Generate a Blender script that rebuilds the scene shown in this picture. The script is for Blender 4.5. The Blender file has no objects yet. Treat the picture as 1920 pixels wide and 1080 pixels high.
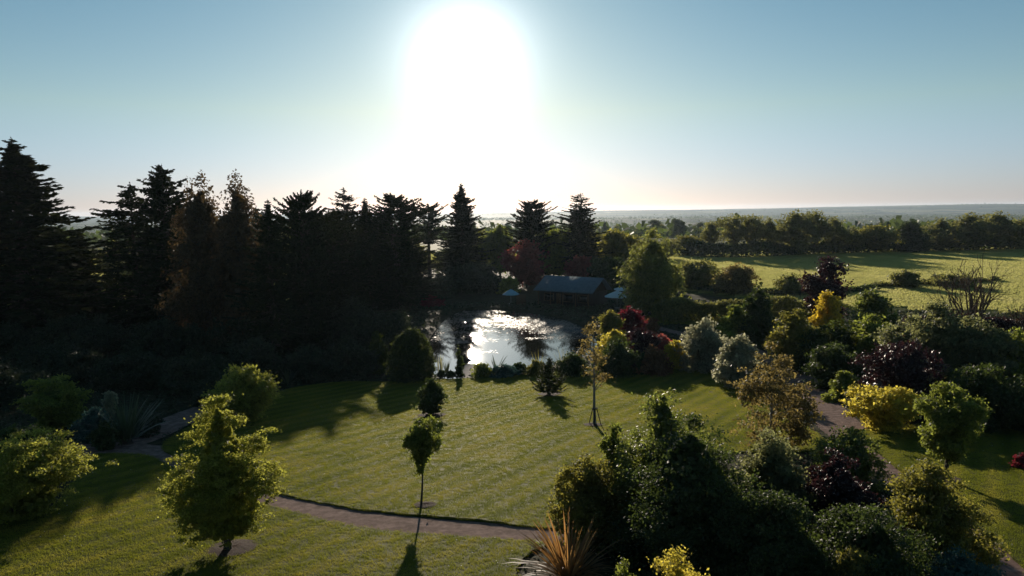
import bpy, bmesh, math, random
import numpy as np
from mathutils import Matrix, Vector

scene = bpy.context.scene
COL = scene.collection

# ------------------------------------------------------------------ camera
F = 1371.0                      # focal length in pixels of a 1920 px wide frame
ZC = 17.0
PITCH = math.radians(6.05)
ROLL = math.radians(0.6)
X0 = np.array([1.0, 0, 0])
UP0 = np.array([0, math.sin(PITCH), math.cos(PITCH)])
FWD = np.array([0, math.cos(PITCH), -math.sin(PITCH)])
RIGHT = math.cos(ROLL) * X0 - math.sin(ROLL) * UP0
UP = math.sin(ROLL) * X0 + math.cos(ROLL) * UP0
EYE = np.array([0, 0, ZC])
cd = bpy.data.cameras.new('camera')
cam = bpy.data.objects.new('camera', cd)
COL.objects.link(cam)
cd.sensor_width = 36
cd.lens = 36 * F / 1920
cd.clip_start = 0.5
cd.clip_end = 40000
M = Matrix(((RIGHT[0], UP[0], -FWD[0], EYE[0]), (RIGHT[1], UP[1], -FWD[1], EYE[1]),
            (RIGHT[2], UP[2], -FWD[2], EYE[2]), (0, 0, 0, 1)))
cam.matrix_world = M
scene.camera = cam

def ray(px, py):
    d = FWD + RIGHT * ((px - 960) / F) + UP * ((540 - py) / F)
    return d / np.linalg.norm(d)

# ------------------------------------------------------------------ sun and sky
sd = ray(875, 106)
SUN_EL = math.asin(sd[2])
SUN_AZ = math.atan2(sd[0], sd[1])
sl = bpy.data.lights.new('sun', 'SUN')
sl.energy = 5.0
sl.angle = math.radians(0.53)
sl.color = (1.0, 0.87, 0.70)
so = bpy.data.objects.new('sun', sl)
COL.objects.link(so)
so.rotation_euler = Vector(-sd).to_track_quat('-Z', 'Y').to_euler()
so.location = (0, 0, 200)

w = bpy.data.worlds.new('World')
scene.world = w
w.use_nodes = True
nt = w.node_tree
for n in list(nt.nodes):
    nt.nodes.remove(n)
def N(t, **kw):
    n = nt.nodes.new(t)
    for k, v in kw.items():
        setattr(n, k, v)
    return n
sky = N('ShaderNodeTexSky', sky_type='NISHITA', sun_disc=False)
sky.sun_elevation = SUN_EL
sky.sun_rotation = SUN_AZ
sky.air_density = 1.0
sky.dust_density = 0.15
sky.ozone_density = 2.0
tint = N('ShaderNodeMix', data_type='RGBA', blend_type='MULTIPLY')
tint.inputs[0].default_value = 1.0
tint_c = N('ShaderNodeMix', data_type='RGBA')
tint_c.inputs[6].default_value = (.81, .92, 1.78, 1)      # near the horizon
tint_c.inputs[7].default_value = (1.19, 1.25, 1.22, 1)      # higher up
tint_r = N('ShaderNodeMapRange')
tint_r.inputs[1].default_value = 0.0
tint_r.inputs[2].default_value = 0.13
tint_d = N('ShaderNodeMix', data_type='RGBA')
tint_d.inputs[7].default_value = (0.85, 1.20, 1.19, 1)      # above the frame
tint_q = N('ShaderNodeMapRange')
tint_q.inputs[1].default_value = 0.13
tint_q.inputs[2].default_value = 0.34
nt.links.new(sky.outputs[0], tint.inputs[6])
# sun glare added to the sky colour: falls off with the angle from the sun
tc = N('ShaderNodeTexCoord')
nrm = N('ShaderNodeVectorMath', operation='NORMALIZE')
nt.links.new(tc.outputs['Generated'], nrm.inputs[0])
sepz = N('ShaderNodeSeparateXYZ')
nt.links.new(nrm.outputs[0], sepz.inputs[0])
nt.links.new(sepz.outputs[2], tint_r.inputs[0])
nt.links.new(tint_r.outputs[0], tint_c.inputs[0])
nt.links.new(sepz.outputs[2], tint_q.inputs[0])
nt.links.new(tint_q.outputs[0], tint_d.inputs[0])
nt.links.new(tint_c.outputs[2], tint_d.inputs[6])
nt.links.new(tint_d.outputs[2], tint.inputs[7])
dot = N('ShaderNodeVectorMath', operation='DOT_PRODUCT')
dot.inputs[1].default_value = tuple(sd)
nt.links.new(nrm.outputs[0], dot.inputs[0])
def mth(op, a, b=None):
    n = N('ShaderNodeMath', operation=op)
    for i, v in enumerate((a, b)):
        if v is None:
            continue
        if isinstance(v, (int, float)):
            n.inputs[i].default_value = v
        else:
            nt.links.new(v, n.inputs[i])
    return n.outputs[0]
cl = mth('MINIMUM', dot.outputs['Value'], 0.999999)
th = mth('ARCCOSINE', cl)
core = mth('DIVIDE', 15.0, mth('ADD', 1.0, mth('EXPONENT', mth('DIVIDE', mth('SUBTRACT', th, math.radians(3.4)), math.radians(1.35)))))
tail = mth('MULTIPLY', mth('EXPONENT', mth('MULTIPLY', th, -1 / math.radians(9.5))), 2.0)
AUREOLE = mth('ADD', core, tail)
ac = N('ShaderNodeMix', data_type='RGBA', blend_type='MIX')
ac.inputs[6].default_value = (0, 0, 0, 1)
ac.inputs[7].default_value = (1.0, 0.97, 0.95, 1)
ac.clamp_factor = False
nt.links.new(AUREOLE, ac.inputs[0])
ad = N('ShaderNodeMix', data_type='RGBA', blend_type='ADD')
ad.inputs[0].default_value = 1.0
nt.links.new(tint.outputs[2], ad.inputs[6])
nt.links.new(ac.outputs[2], ad.inputs[7])
bg = N('ShaderNodeBackground')
bg.inputs[1].default_value = 0.068
nt.links.new(ad.outputs[2], bg.inputs[0])
wo = N('ShaderNodeOutputWorld')
nt.links.new(bg.outputs[0], wo.inputs[0])

vs = scene.view_settings
vs.view_transform = 'Standard'
vs.look = 'None'
vs.exposure = 0.0
vs.gamma = 1.0
vs.use_curve_mapping = False
scene.cycles.max_bounces = 8
scene.cycles.transparent_max_bounces = 8
scene.cycles.volume_bounces = 0
scene.cycles.use_denoising = True
scene.cycles.sample_clamp_indirect = 4.0
scene.cycles.caustics_reflective = False
scene.cycles.caustics_refractive = False
HAZE_DENSITY = 0.44e-4

# ------------------------------------------------------------------ terrain
def sstep(a, b, x):
    t = np.clip((x - a) / (b - a), 0, 1)
    return t * t * (3 - 2 * t)

def base_z(x, y):
    x = np.asarray(x, float); y = np.asarray(y, float)
    z = 0.35 + 0.09 * 4 * np.logaddexp(0, (73 - y) / 4)
    z = z - 42 * sstep(300, 1500, y)
    u = x / np.maximum(y, 50)
    z = z + (16 * np.exp(-((y - 3300) / 500) ** 2)) * (0.6 + 0.4 * np.sin(x / 700 + 1))
    z = z + (30 + 38 * sstep(-0.1, 0.75, u) + 4 * np.sin(x / 620) + 3 * np.sin(x / 270 + 2) + 2 * np.sin(x / 110 + y / 300)) * sstep(5200, 7800, y)
    z = z + np.where(y > 140, 0.25 * np.sin(x / 37 + 1) * np.sin(y / 41), 0)
    return z

def ground(px, py):
    d = ray(px, py)
    t = 5.0
    for _ in range(400):
        p = EYE + d * t
        h = p[2] - float(base_z(p[0], p[1]))
        if h < 0.003:
            break
        t += max(0.002, h * 0.6)
    p = EYE + d * t
    return np.array([p[0], p[1], float(base_z(p[0], p[1]))])

def depth(p):
    return float(np.dot(np.asarray(p) - EYE, FWD))

def poly_px(pts):
    return np.array([ground(*p)[:2] for p in pts])

def smooth_closed(P, n=6):
    P = np.asarray(P, float); out = []
    m = len(P)
    for i in range(m):
        p0, p1, p2, p3 = P[i - 1], P[i], P[(i + 1) % m], P[(i + 2) % m]
        for k in range(n):
            t = k / n
            out.append(0.5 * ((2 * p1) + (-p0 + p2) * t + (2 * p0 - 5 * p1 + 4 * p2 - p3) * t * t + (-p0 + 3 * p1 - 3 * p2 + p3) * t ** 3))
    return np.array(out)

def smooth_open(P, n=8):
    P = np.asarray(P, float)
    P = np.vstack([2 * P[0] - P[1], P, 2 * P[-1] - P[-2]])
    out = []
    for i in range(1, len(P) - 2):
        p0, p1, p2, p3 = P[i - 1], P[i], P[i + 1], P[i + 2]
        for k in range(n):
            t = k / n
            out.append(0.5 * ((2 * p1) + (-p0 + p2) * t + (2 * p0 - 5 * p1 + 4 * p2 - p3) * t * t + (-p0 + 3 * p1 - 3 * p2 + p3) * t ** 3))
    out.append(P[-2])
    return np.array(out)

def inside(poly, x, y):
    res = np.zeros(x.shape, bool)
    n = len(poly)
    j = n - 1
    for i in range(n):
        xi, yi = poly[i]; xj, yj = poly[j]
        if yi != yj:
            c = ((yi > y) != (yj > y)) & (x < (xj - xi) * (y - yi) / (yj - yi) + xi)
            res ^= c
        j = i
    return res

def sdist(poly, x, y):
    d = np.full(x.shape, 1e9)
    n = len(poly)
    for i in range(n):
        a = poly[i]; b = poly[(i + 1) % n]
        ab = b - a
        L = max(1e-9, float(ab @ ab))
        t = np.clip(((x - a[0]) * ab[0] + (y - a[1]) * ab[1]) / L, 0, 1)
        d = np.minimum(d, np.hypot(x - a[0] - t * ab[0], y - a[1] - t * ab[1]))
    return np.where(inside(poly, x, y), -d, d)

# ------------------------------------------------------------------ materials
def new_mat(name):
    m = bpy.data.materials.new(name)
    m.use_nodes = True
    t = m.node_tree
    for n in list(t.nodes):
        t.nodes.remove(n)
    return m, t

def nd(t, typ, **kw):
    n = t.nodes.new(typ)
    for k, v in kw.items():
        setattr(n, k, v)
    return n

def ramp(t, fac, stops):
    r = nd(t, 'ShaderNodeValToRGB')
    el = r.color_ramp.elements
    while len(el) < len(stops):
        el.new(0.5)
    for e, (p, c) in zip(el, stops):
        e.position = p
        e.color = (*c, 1)
    t.links.new(fac, r.inputs[0])
    return r.outputs[0]

def leaf_mat(name, cols, trans, tfrac=0.45, rough=0.65, spec=0.3):
    """cols: list of leaf colours spread over the single leaves; trans: colour of light passing through a leaf"""
    m, t = new_mat(name)
    geo = nd(t, 'ShaderNodeNewGeometry')
    stops = [(i / max(1, len(cols) - 1), c) for i, c in enumerate(cols)]
    col = ramp(t, geo.outputs['Random Per Island'], stops)
    p = nd(t, 'ShaderNodeBsdfPrincipled')
    t.links.new(col, p.inputs['Base Color'])
    p.inputs['Roughness'].default_value = rough
    p.inputs['Specular IOR Level'].default_value = spec
    tr = nd(t, 'ShaderNodeBsdfTranslucent')
    tm = nd(t, 'ShaderNodeMix', data_type='RGBA', blend_type='MULTIPLY')
    tm.inputs[0].default_value = 1.0
    mr = nd(t, 'ShaderNodeMapRange')
    t.links.new(geo.outputs['Random Per Island'], mr.inputs[0])
    mr.inputs[3].default_value = 0.55
    mr.inputs[4].default_value = 1.25
    cc = nd(t, 'ShaderNodeCombineColor')
    for i in range(3):
        t.links.new(mr.outputs[0], cc.inputs[i])
    tm.inputs[6].default_value = (*trans, 1)
    t.links.new(cc.outputs[0], tm.inputs[7])
    t.links.new(tm.outputs[2], tr.inputs[0])
    mx = nd(t, 'ShaderNodeMixShader')
    mx.inputs[0].default_value = tfrac
    t.links.new(p.outputs[0], mx.inputs[1])
    t.links.new(tr.outputs[0], mx.inputs[2])
    o = nd(t, 'ShaderNodeOutputMaterial')
    t.links.new(mx.outputs[0], o.inputs[0])
    return m

def noise_mat(name, stops, scale=3.0, detail=6, rough=0.9, spec=0.2, bump=0.0, bscale=None, stretch=(1, 1, 1), metallic=0):
    m, t = new_mat(name)
    tcn = nd(t, 'ShaderNodeTexCoord')
    mp = nd(t, 'ShaderNodeMapping')
    mp.inputs['Scale'].default_value = stretch
    t.links.new(tcn.outputs['Object'], mp.inputs[0])
    nz = nd(t, 'ShaderNodeTexNoise')
    nz.inputs['Scale'].default_value = scale
    nz.inputs['Detail'].default_value = detail
    nz.inputs['Roughness'].default_value = 0.65
    t.links.new(mp.outputs[0], nz.inputs['Vector'])
    col = ramp(t, nz.outputs[0], stops)
    p = nd(t, 'ShaderNodeBsdfPrincipled')
    t.links.new(col, p.inputs['Base Color'])
    p.inputs['Roughness'].default_value = rough
    p.inputs['Specular IOR Level'].default_value = spec
    p.inputs['Metallic'].default_value = metallic
    if bump:
        nb = nd(t, 'ShaderNodeTexNoise')
        nb.inputs['Scale'].default_value = bscale or scale * 4
        nb.inputs['Detail'].default_value = 5
        t.links.new(mp.outputs[0], nb.inputs['Vector'])
        b = nd(t, 'ShaderNodeBump')
        b.inputs['Strength'].default_value = bump
        b.inputs['Distance'].default_value = 0.05
        t.links.new(nb.outputs[0], b.inputs['Height'])
        t.links.new(b.outputs[0], p.inputs['Normal'])
    o = nd(t, 'ShaderNodeOutputMaterial')
    t.links.new(p.outputs[0], o.inputs[0])
    return m

def lm(a, b, tr, **kw):
    mid = tuple((x + y) / 2 for x, y in zip(a, b))
    return (a, mid, b), tr, kw
MAT = {}
_leaf = {
    'spring': lm((.06, .085, .014), (.11, .125, .025), (.62, .62, .10), tfrac=.5),
    'green': lm((.035, .06, .014), (.07, .09, .022), (.44, .50, .08), tfrac=.46),
    'deep': lm((.018, .034, .013), (.04, .055, .018), (.13, .18, .035), tfrac=.35, rough=.6, spec=.3),
    'glossy': lm((.022, .04, .014), (.05, .07, .022), (.40, .46, .08), tfrac=.42, rough=.5, spec=.45),
    'olive': lm((.05, .06, .016), (.085, .085, .025), (.50, .46, .08), tfrac=.45),
    'willow': lm((.05, .07, .02), (.085, .10, .03), (.46, .48, .11), tfrac=.45),
    'grey': lm((.05, .065, .035), (.09, .10, .055), (.42, .43, .16), tfrac=.45, rough=.6),
    'silver': lm((.11, .125, .09), (.20, .20, .14), (.66, .64, .38), tfrac=.45, rough=.5),
    'teal': lm((.03, .07, .06), (.06, .11, .09), (.10, .20, .16), tfrac=.35),
    'yellow': lm((.13, .125, .02), (.24, .20, .03), (1.0, .84, .12), tfrac=.55),
    'gold': lm((.26, .19, .02), (.40, .28, .035), (1.0, .74, .07), tfrac=.5),
    'copper': lm((.028, .025, .013), (.055, .043, .02), (.16, .105, .04), tfrac=.42),
    'bronze': lm((.055, .048, .02), (.10, .08, .03), (.42, .32, .10), tfrac=.45),
    'plum': lm((.016, .009, .010), (.032, .014, .015), (.065, .024, .024), tfrac=.35, rough=.48, spec=.5),
    'claret': lm((.05, .012, .016), (.095, .02, .026), (.32, .035, .05), tfrac=.45),
    'redpink': lm((.11, .035, .03), (.19, .07, .055), (.66, .17, .13), tfrac=.48),
    'rust': lm((.07, .045, .022), (.12, .07, .035), (.40, .20, .08), tfrac=.45),
    'conifer': lm((.012, .022, .012), (.028, .038, .016), (.05, .06, .02), tfrac=.2, rough=.85, spec=.04),
    'yew': lm((.014, .028, .01), (.032, .05, .015), (.16, .20, .035), tfrac=.3, rough=.7, spec=.2),
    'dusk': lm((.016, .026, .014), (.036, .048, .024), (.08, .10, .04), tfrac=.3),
    'hedgerow': lm((.04, .052, .016), (.075, .08, .026), (.42, .41, .11), tfrac=.44),
}
for k, (cols, tr, kw) in _leaf.items():
    MAT[k] = leaf_mat('leaf_' + k, cols, tr, **kw)
MAT['bark'] = noise_mat('bark', [(.3, (.035, .026, .02)), (.7, (.10, .08, .06))], 6, stretch=(1, 1, .25), bump=.5)
MAT['twig'] = noise_mat('twig_bark', [(.3, (.09, .055, .035)), (.7, (.20, .13, .085))], 6, bump=.3)
MAT['pale_bark'] = noise_mat('pale_bark', [(.35, (.10, .085, .07)), (.6, (.24, .21, .18))], 5, stretch=(1, 1, .4), bump=.4)
MAT['soil'] = noise_mat('soil', [(.3, (.022, .016, .012)), (.7, (.07, .05, .038))], 5, bump=.8)
MAT['mulch'] = noise_mat('mulch', [(.3, (.03, .017, .013)), (.7, (.10, .058, .045))], 14, bump=1.0)
MAT['path'] = noise_mat('path_gravel', [(.3, (.10, .062, .05)), (.5, (.20, .13, .107)), (.72, (.33, .225, .19))], 2.6, detail=12, spec=.05, bump=.6, bscale=40)
MAT['stone'] = noise_mat('pale_stone', [(.3, (.22, .18, .16)), (.7, (.34, .29, .26))], 3, bump=.3)
MAT['timber'] = noise_mat('timber', [(.3, (.06, .035, .02)), (.7, (.15, .09, .05))], 4, stretch=(1, 1, .1), bump=.3)
MAT['dark_timber'] = noise_mat('dark_timber', [(.3, (.018, .015, .013)), (.7, (.05, .042, .036))], 5, stretch=(1, 1, .12), bump=.3)
MAT['roof'] = noise_mat('slate_roof', [(.3, (.09, .14, .165)), (.7, (.14, .195, .22))], 1.5, rough=.8, spec=.15, bump=.2)
MAT['canvas_blue'] = noise_mat('canvas_blue', [(.3, (.20, .36, .42)), (.7, (.28, .46, .52))], 3, rough=.8)
MAT['canvas'] = noise_mat('canvas_pale', [(.3, (.50, .58, .58)), (.7, (.62, .68, .67))], 3, rough=.8)
MAT['metal'] = noise_mat('grey_metal', [(.3, (.15, .15, .15)), (.7, (.25, .25, .25))], 3, rough=.5, spec=.5)
MAT['white'] = noise_mat('white_paint', [(.3, (.68, .68, .66)), (.7, (.8, .8, .78))], 3, rough=.6)
MAT['phormium'] = leaf_mat('leaf_phormium', ((.14, .075, .035), (.26, .15, .06), (.08, .06, .03)), (.62, .33, .10), tfrac=.45, rough=.5, spec=.4)
MAT['sword'] = leaf_mat('leaf_sword', ((.03, .045, .025), (.06, .075, .04)), (.12, .16, .06), tfrac=.35, rough=.3, spec=.6)
MAT['reed'] = leaf_mat('leaf_reed', ((.10, .10, .04), (.20, .19, .09)), (.5, .48, .2), tfrac=.45, rough=.4)
MAT['petal'] = leaf_mat('leaf_petal', ((.55, .55, .5), (.7, .7, .66)), (.6, .6, .55), tfrac=.3)

MAT['pad'] = leaf_mat('leaf_pad', ((.06, .04, .03), (.12, .08, .06)), (.2, .2, .06), tfrac=.1, rough=.5, spec=.4)

def glass_mat():
    m, t = new_mat('window_glass')
    p = nd(t, 'ShaderNodeBsdfPrincipled')
    p.inputs['Base Color'].default_value = (.01, .014, .016, 1)
    p.inputs['Roughness'].default_value = .06
    o = nd(t, 'ShaderNodeOutputMaterial')
    t.links.new(p.outputs[0], o.inputs[0])
    return m
MAT['glass'] = glass_mat()

def lawn_mat(name, ang, dark, mid, light, stripe=1.0):
    m, t = new_mat(name)
    tcn = nd(t, 'ShaderNodeTexCoord')
    mp = nd(t, 'ShaderNodeMapping')
    mp.inputs['Rotation'].default_value = (0, 0, ang)
    t.links.new(tcn.outputs['Object'], mp.inputs[0])
    st = nd(t, 'ShaderNodeMapping')
    st.inputs['Scale'].default_value = (1, .16, 1)
    t.links.new(mp.outputs[0], st.inputs[0])
    n1 = nd(t, 'ShaderNodeTexNoise'); n1.inputs['Scale'].default_value = .9; n1.inputs['Detail'].default_value = 8; n1.inputs['Roughness'].default_value = .7
    t.links.new(st.outputs[0], n1.inputs['Vector'])
    n2 = nd(t, 'ShaderNodeTexNoise'); n2.inputs['Scale'].default_value = .22; n2.inputs['Detail'].default_value = 6; n2.inputs['Roughness'].default_value = .65
    t.links.new(tcn.outputs['Object'], n2.inputs['Vector'])
    n3 = nd(t, 'ShaderNodeTexNoise'); n3.inputs['Scale'].default_value = 9; n3.inputs['Detail'].default_value = 4
    t.links.new(tcn.outputs['Object'], n3.inputs['Vector'])
    wv = nd(t, 'ShaderNodeTexWave'); wv.inputs['Scale'].default_value = .21 ; wv.inputs['Distortion'].default_value = .6; wv.inputs['Detail'].default_value = 1
    t.links.new(mp.outputs[0], wv.inputs['Vector'])
    def ma(op, a, b):
        n = nd(t, 'ShaderNodeMath', operation=op)
        for i, v in enumerate((a, b)):
            if isinstance(v, (int, float)):
                n.inputs[i].default_value = v
            else:
                t.links.new(v, n.inputs[i])
        return n.outputs[0]
    s = ma('ADD', ma('MULTIPLY', n1.outputs[0], .38), ma('MULTIPLY', n2.outputs[0], .42))
    s = ma('ADD', s, ma('MULTIPLY', n3.outputs[0], .2))
    s = ma('ADD', s, ma('MULTIPLY', ma('SUBTRACT', wv.outputs['Fac'], .5), .09 * stripe))
    col = ramp(t, s, [(.34, dark), (.5, mid), (.64, light)])
    p = nd(t, 'ShaderNodeBsdfPrincipled')
    t.links.new(col, p.inputs['Base Color'])
    p.inputs['Roughness'].default_value = .72
    p.inputs['Specular IOR Level'].default_value = .03
    p.inputs['Specular Tint'].default_value = (.9, .85, .3, 1)
    p.inputs['Sheen Weight'].default_value = .0
    p.inputs['Sheen Roughness'].default_value = .4
    p.inputs['Sheen Tint'].default_value = (.75, .75, .2, 1)
    nb = nd(t, 'ShaderNodeTexNoise'); nb.inputs['Scale'].default_value = 7; nb.inputs['Detail'].default_value = 6
    t.links.new(tcn.outputs['Object'], nb.inputs['Vector'])
    b = nd(t, 'ShaderNodeBump'); b.inputs['Strength'].default_value = .3; b.inputs['Distance'].default_value = .05
    t.links.new(nb.outputs[0], b.inputs['Height'])
    t.links.new(b.outputs[0], p.inputs['Normal'])
    o = nd(t, 'ShaderNodeOutputMaterial')
    t.links.new(p.outputs[0], o.inputs[0])
    return m
MAT['lawn'] = lawn_mat('lawn', math.radians(33), (.055, .06, .012), (.08, .082, .016), (.115, .105, .026))

def terrain_mat():
    m, t = new_mat('countryside')
    at = nd(t, 'ShaderNodeAttribute', attribute_name='field')
    tcn = nd(t, 'ShaderNodeTexCoord')
    n1 = nd(t, 'ShaderNodeTexNoise'); n1.inputs['Scale'].default_value = 1.3; n1.inputs['Detail'].default_value = 8
    t.links.new(tcn.outputs['Object'], n1.inputs['Vector'])
    bed = ramp(t, n1.outputs[0], [(.3, (.018, .018, .009)), (.7, (.055, .05, .025))])
    mp = nd(t, 'ShaderNodeMapping'); mp.inputs['Scale'].default_value = (.35, 1.2, 1); mp.inputs['Rotation'].default_value = (0, 0, .12)
    t.links.new(tcn.outputs['Object'], mp.inputs[0])
    n2 = nd(t, 'ShaderNodeTexNoise'); n2.inputs['Scale'].default_value = .08; n2.inputs['Detail'].default_value = 9; n2.inputs['Roughness'].default_value = .6
    t.links.new(mp.outputs[0], n2.inputs['Vector'])
    fld = ramp(t, n2.outputs[0], [(.3, (.088, .098, .02)), (.5, (.115, .122, .026)), (.7, (.14, .135, .034))])
    vo = nd(t, 'ShaderNodeTexVoronoi'); vo.inputs['Scale'].default_value = .0042; vo.inputs['Randomness'].default_value = .9
    mp2 = nd(t, 'ShaderNodeMapping'); mp2.inputs['Scale'].default_value = (1, .6, 0)
    t.links.new(tcn.outputs['Object'], mp2.inputs[0])
    t.links.new(mp2.outputs[0], vo.inputs['Vector'])
    sep = nd(t, 'ShaderNodeSeparateColor')
    t.links.new(vo.outputs['Color'], sep.inputs[0])
    far = ramp(t, sep.outputs[0], [(0, (.022, .034, .014)), (.35, (.045, .06, .018)), (.6, (.075, .085, .025)), (.8, (.20, .18, .085)), (1, (.03, .045, .018))])
    at2 = nd(t, 'ShaderNodeAttribute', attribute_name='far')
    m1 = nd(t, 'ShaderNodeMix', data_type='RGBA')
    t.links.new(at.outputs['Fac'], m1.inputs[0]); t.links.new(bed, m1.inputs[6]); t.links.new(fld, m1.inputs[7])
    m2 = nd(t, 'ShaderNodeMix', data_type='RGBA')
    t.links.new(at2.outputs['Fac'], m2.inputs[0]); t.links.new(m1.outputs[2], m2.inputs[6]); t.links.new(far, m2.inputs[7])
    p = nd(t, 'ShaderNodeBsdfPrincipled')
    t.links.new(m2.outputs[2], p.inputs['Base Color'])
    p.inputs['Roughness'].default_value = .8
    p.inputs['Specular IOR Level'].default_value = .03
    p.inputs['Specular Tint'].default_value = (.9, .85, .3, 1)
    sh = nd(t, 'ShaderNodeMath', operation='MULTIPLY'); sh.inputs[1].default_value = .0
    t.links.new(at.outputs['Fac'], sh.inputs[0])
    t.links.new(sh.outputs[0], p.inputs['Sheen Weight'])
    p.inputs['Sheen Roughness'].default_value = .4
    p.inputs['Sheen Tint'].default_value = (.8, .8, .25, 1)
    b = nd(t, 'ShaderNodeBump'); b.inputs['Strength'].default_value = .6; b.inputs['Distance'].default_value = .15
    t.links.new(n1.outputs[0], b.inputs['Height'])
    t.links.new(b.outputs[0], p.inputs['Normal'])
    o = nd(t, 'ShaderNodeOutputMaterial')
    t.links.new(p.outputs[0], o.inputs[0])
    return m
MAT['terrain'] = terrain_mat()

def water_mat():
    m, t = new_mat('pond_water')
    tcn = nd(t, 'ShaderNodeTexCoord')
    p = nd(t, 'ShaderNodeBsdfPrincipled')
    p.inputs['Base Color'].default_value = (.012, .012, .008, 1)
    p.inputs['Roughness'].default_value = .035
    p.inputs['IOR'].default_value = 1.38
    mp = nd(t, 'ShaderNodeMapping'); mp.inputs['Scale'].default_value = (1.0, .7, 1)
    t.links.new(tcn.outputs['Object'], mp.inputs[0])
    n1 = nd(t, 'ShaderNodeTexNoise'); n1.inputs['Scale'].default_value = 2.4; n1.inputs['Detail'].default_value = 3
    t.links.new(mp.outputs[0], n1.inputs['Vector'])
    n2 = nd(t, 'ShaderNodeTexNoise'); n2.inputs['Scale'].default_value = .12; n2.inputs['Detail'].default_value = 3
    t.links.new(tcn.outputs['Object'], n2.inputs['Vector'])
    at = nd(t, 'ShaderNodeAttribute', attribute_name='breeze')
    ad_ = nd(t, 'ShaderNodeMath', operation='ADD')
    t.links.new(n2.outputs[0], ad_.inputs[0]); t.links.new(at.outputs['Fac'], ad_.inputs[1])
    mr = nd(t, 'ShaderNodeMapRange'); mr.inputs[1].default_value = .62; mr.inputs[2].default_value = 1.25; mr.inputs[3].default_value = .012; mr.inputs[4].default_value = .22
    t.links.new(ad_.outputs[0], mr.inputs[0])
    b = nd(t, 'ShaderNodeBump'); b.inputs['Distance'].default_value = .12
    t.links.new(mr.outputs[0], b.inputs['Strength'])
    t.links.new(n1.outputs[0], b.inputs['Height'])
    t.links.new(b.outputs[0], p.inputs['Normal'])
    o = nd(t, 'ShaderNodeOutputMaterial')
    t.links.new(p.outputs[0], o.inputs[0])
    return m
MAT['water'] = water_mat()

# ------------------------------------------------------------------ mesh helpers
def mesh_np(name, V, Q, mat, smooth=False):
    V = np.asarray(V, np.float32); Q = np.asarray(Q, np.int32)
    me = bpy.data.meshes.new(name)
    k = Q.shape[1]
    me.vertices.add(len(V))
    me.vertices.foreach_set('co', V.ravel())
    me.loops.add(Q.size)
    me.loops.foreach_set('vertex_index', Q.ravel())
    me.polygons.add(len(Q))
    me.polygons.foreach_set('loop_start', np.arange(0, Q.size, k, dtype=np.int32))
    if smooth:
        me.polygons.foreach_set('use_smooth', np.ones(len(Q), bool))
    me.materials.append(MAT[mat])
    me.update(calc_edges=True)
    return me

def link(name, me, parent=None, loc=None):
    o = bpy.data.objects.new(name, me)
    COL.objects.link(o)
    if parent is not None:
        o.parent = parent
    if loc is not None:
        o.location = loc
    return o

def tag(o, label=None, cat=None, group=None, kind=None):
    if label: o['label'] = label
    if cat: o['category'] = cat
    if group: o['group'] = group
    if kind: o['kind'] = kind
    return o

def empty(name, loc, label, cat, group=None, rz=0, scale=None):
    o = bpy.data.objects.new(name, None)
    COL.objects.link(o)
    o.location = loc
    o.rotation_euler = (0, 0, rz)
    o.empty_display_size = .3
    if scale is not None:
        o.scale = scale
    return tag(o, label, cat, group)

class MB:
    """collects quads"""
    def __init__(self):
        self.V = []; self.Q = []; self.n = 0
    def add(self, V, Q):
        V = np.asarray(V, float); Q = np.asarray(Q, int)
        self.V.append(V); self.Q.append(Q + self.n); self.n += len(V)
    def tube(self, P, R, k=6):
        P = np.asarray(P, float); n = len(P)
        T = np.gradient(P, axis=0)
        T /= np.linalg.norm(T, axis=1)[:, None] + 1e-9
        ref = np.array([0.31, 0.17, 0.93]) if abs(T[0][2]) < .9 else np.array([1.0, .1, 0])
        A = np.cross(T, ref); A /= np.linalg.norm(A, axis=1)[:, None] + 1e-9
        B = np.cross(T, A)
        a = np.arange(k) * 2 * math.pi / k
        V = P[:, None, :] + np.asarray(R)[:, None, None] * (np.cos(a)[None, :, None] * A[:, None, :] + np.sin(a)[None, :, None] * B[:, None, :])
        i = np.arange(n - 1)[:, None] * k; j = np.arange(k)[None, :]; j2 = (j + 1) % k
        Q = np.stack([i + j, i + j2, i + k + j2, i + k + j], -1).reshape(-1, 4)
        self.add(V.reshape(-1, 3), Q)
    def box(self, c, s, rz=0.0):
        x, y, z = (np.array(s) / 2)
        V = np.array([[-x, -y, -z], [x, -y, -z], [x, y, -z], [-x, y, -z], [-x, -y, z], [x, -y, z], [x, y, z], [-x, y, z]])
        cz, sz = math.cos(rz), math.sin(rz)
        V = np.stack([V[:, 0] * cz - V[:, 1] * sz, V[:, 0] * sz + V[:, 1] * cz, V[:, 2]], -1) + np.array(c)
        self.add(V, [[3, 2, 1, 0], [4, 5, 6, 7], [0, 1, 5, 4], [1, 2, 6, 5], [2, 3, 7, 6], [3, 0, 4, 7]])
    def leaves(self, C, D, Nn, L, W):
        D = D / (np.linalg.norm(D, axis=1)[:, None] + 1e-9)
        S = np.cross(D, Nn); S /= np.linalg.norm(S, axis=1)[:, None] + 1e-9
        Nn = np.cross(S, D)
        L = np.asarray(L).reshape(-1, 1); W = np.asarray(W).reshape(-1, 1)
        a = C - D * L * .5; b = C + D * L * .5
        l = C + D * L * .06 + S * W * .5 + Nn * W * .18
        r = C + D * L * .06 - S * W * .5 + Nn * W * .18
        V = np.stack([a, l, b, r], 1).reshape(-1, 3)
        Q = np.arange(len(C) * 4).reshape(-1, 4)
        self.add(V, Q)
    def mesh(self, name, mat, smooth=False):
        return mesh_np(name, np.vstack(self.V), np.vstack(self.Q), mat, smooth)

def unit(v):
    return v / (np.linalg.norm(v, axis=-1, keepdims=True) + 1e-9)

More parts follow.
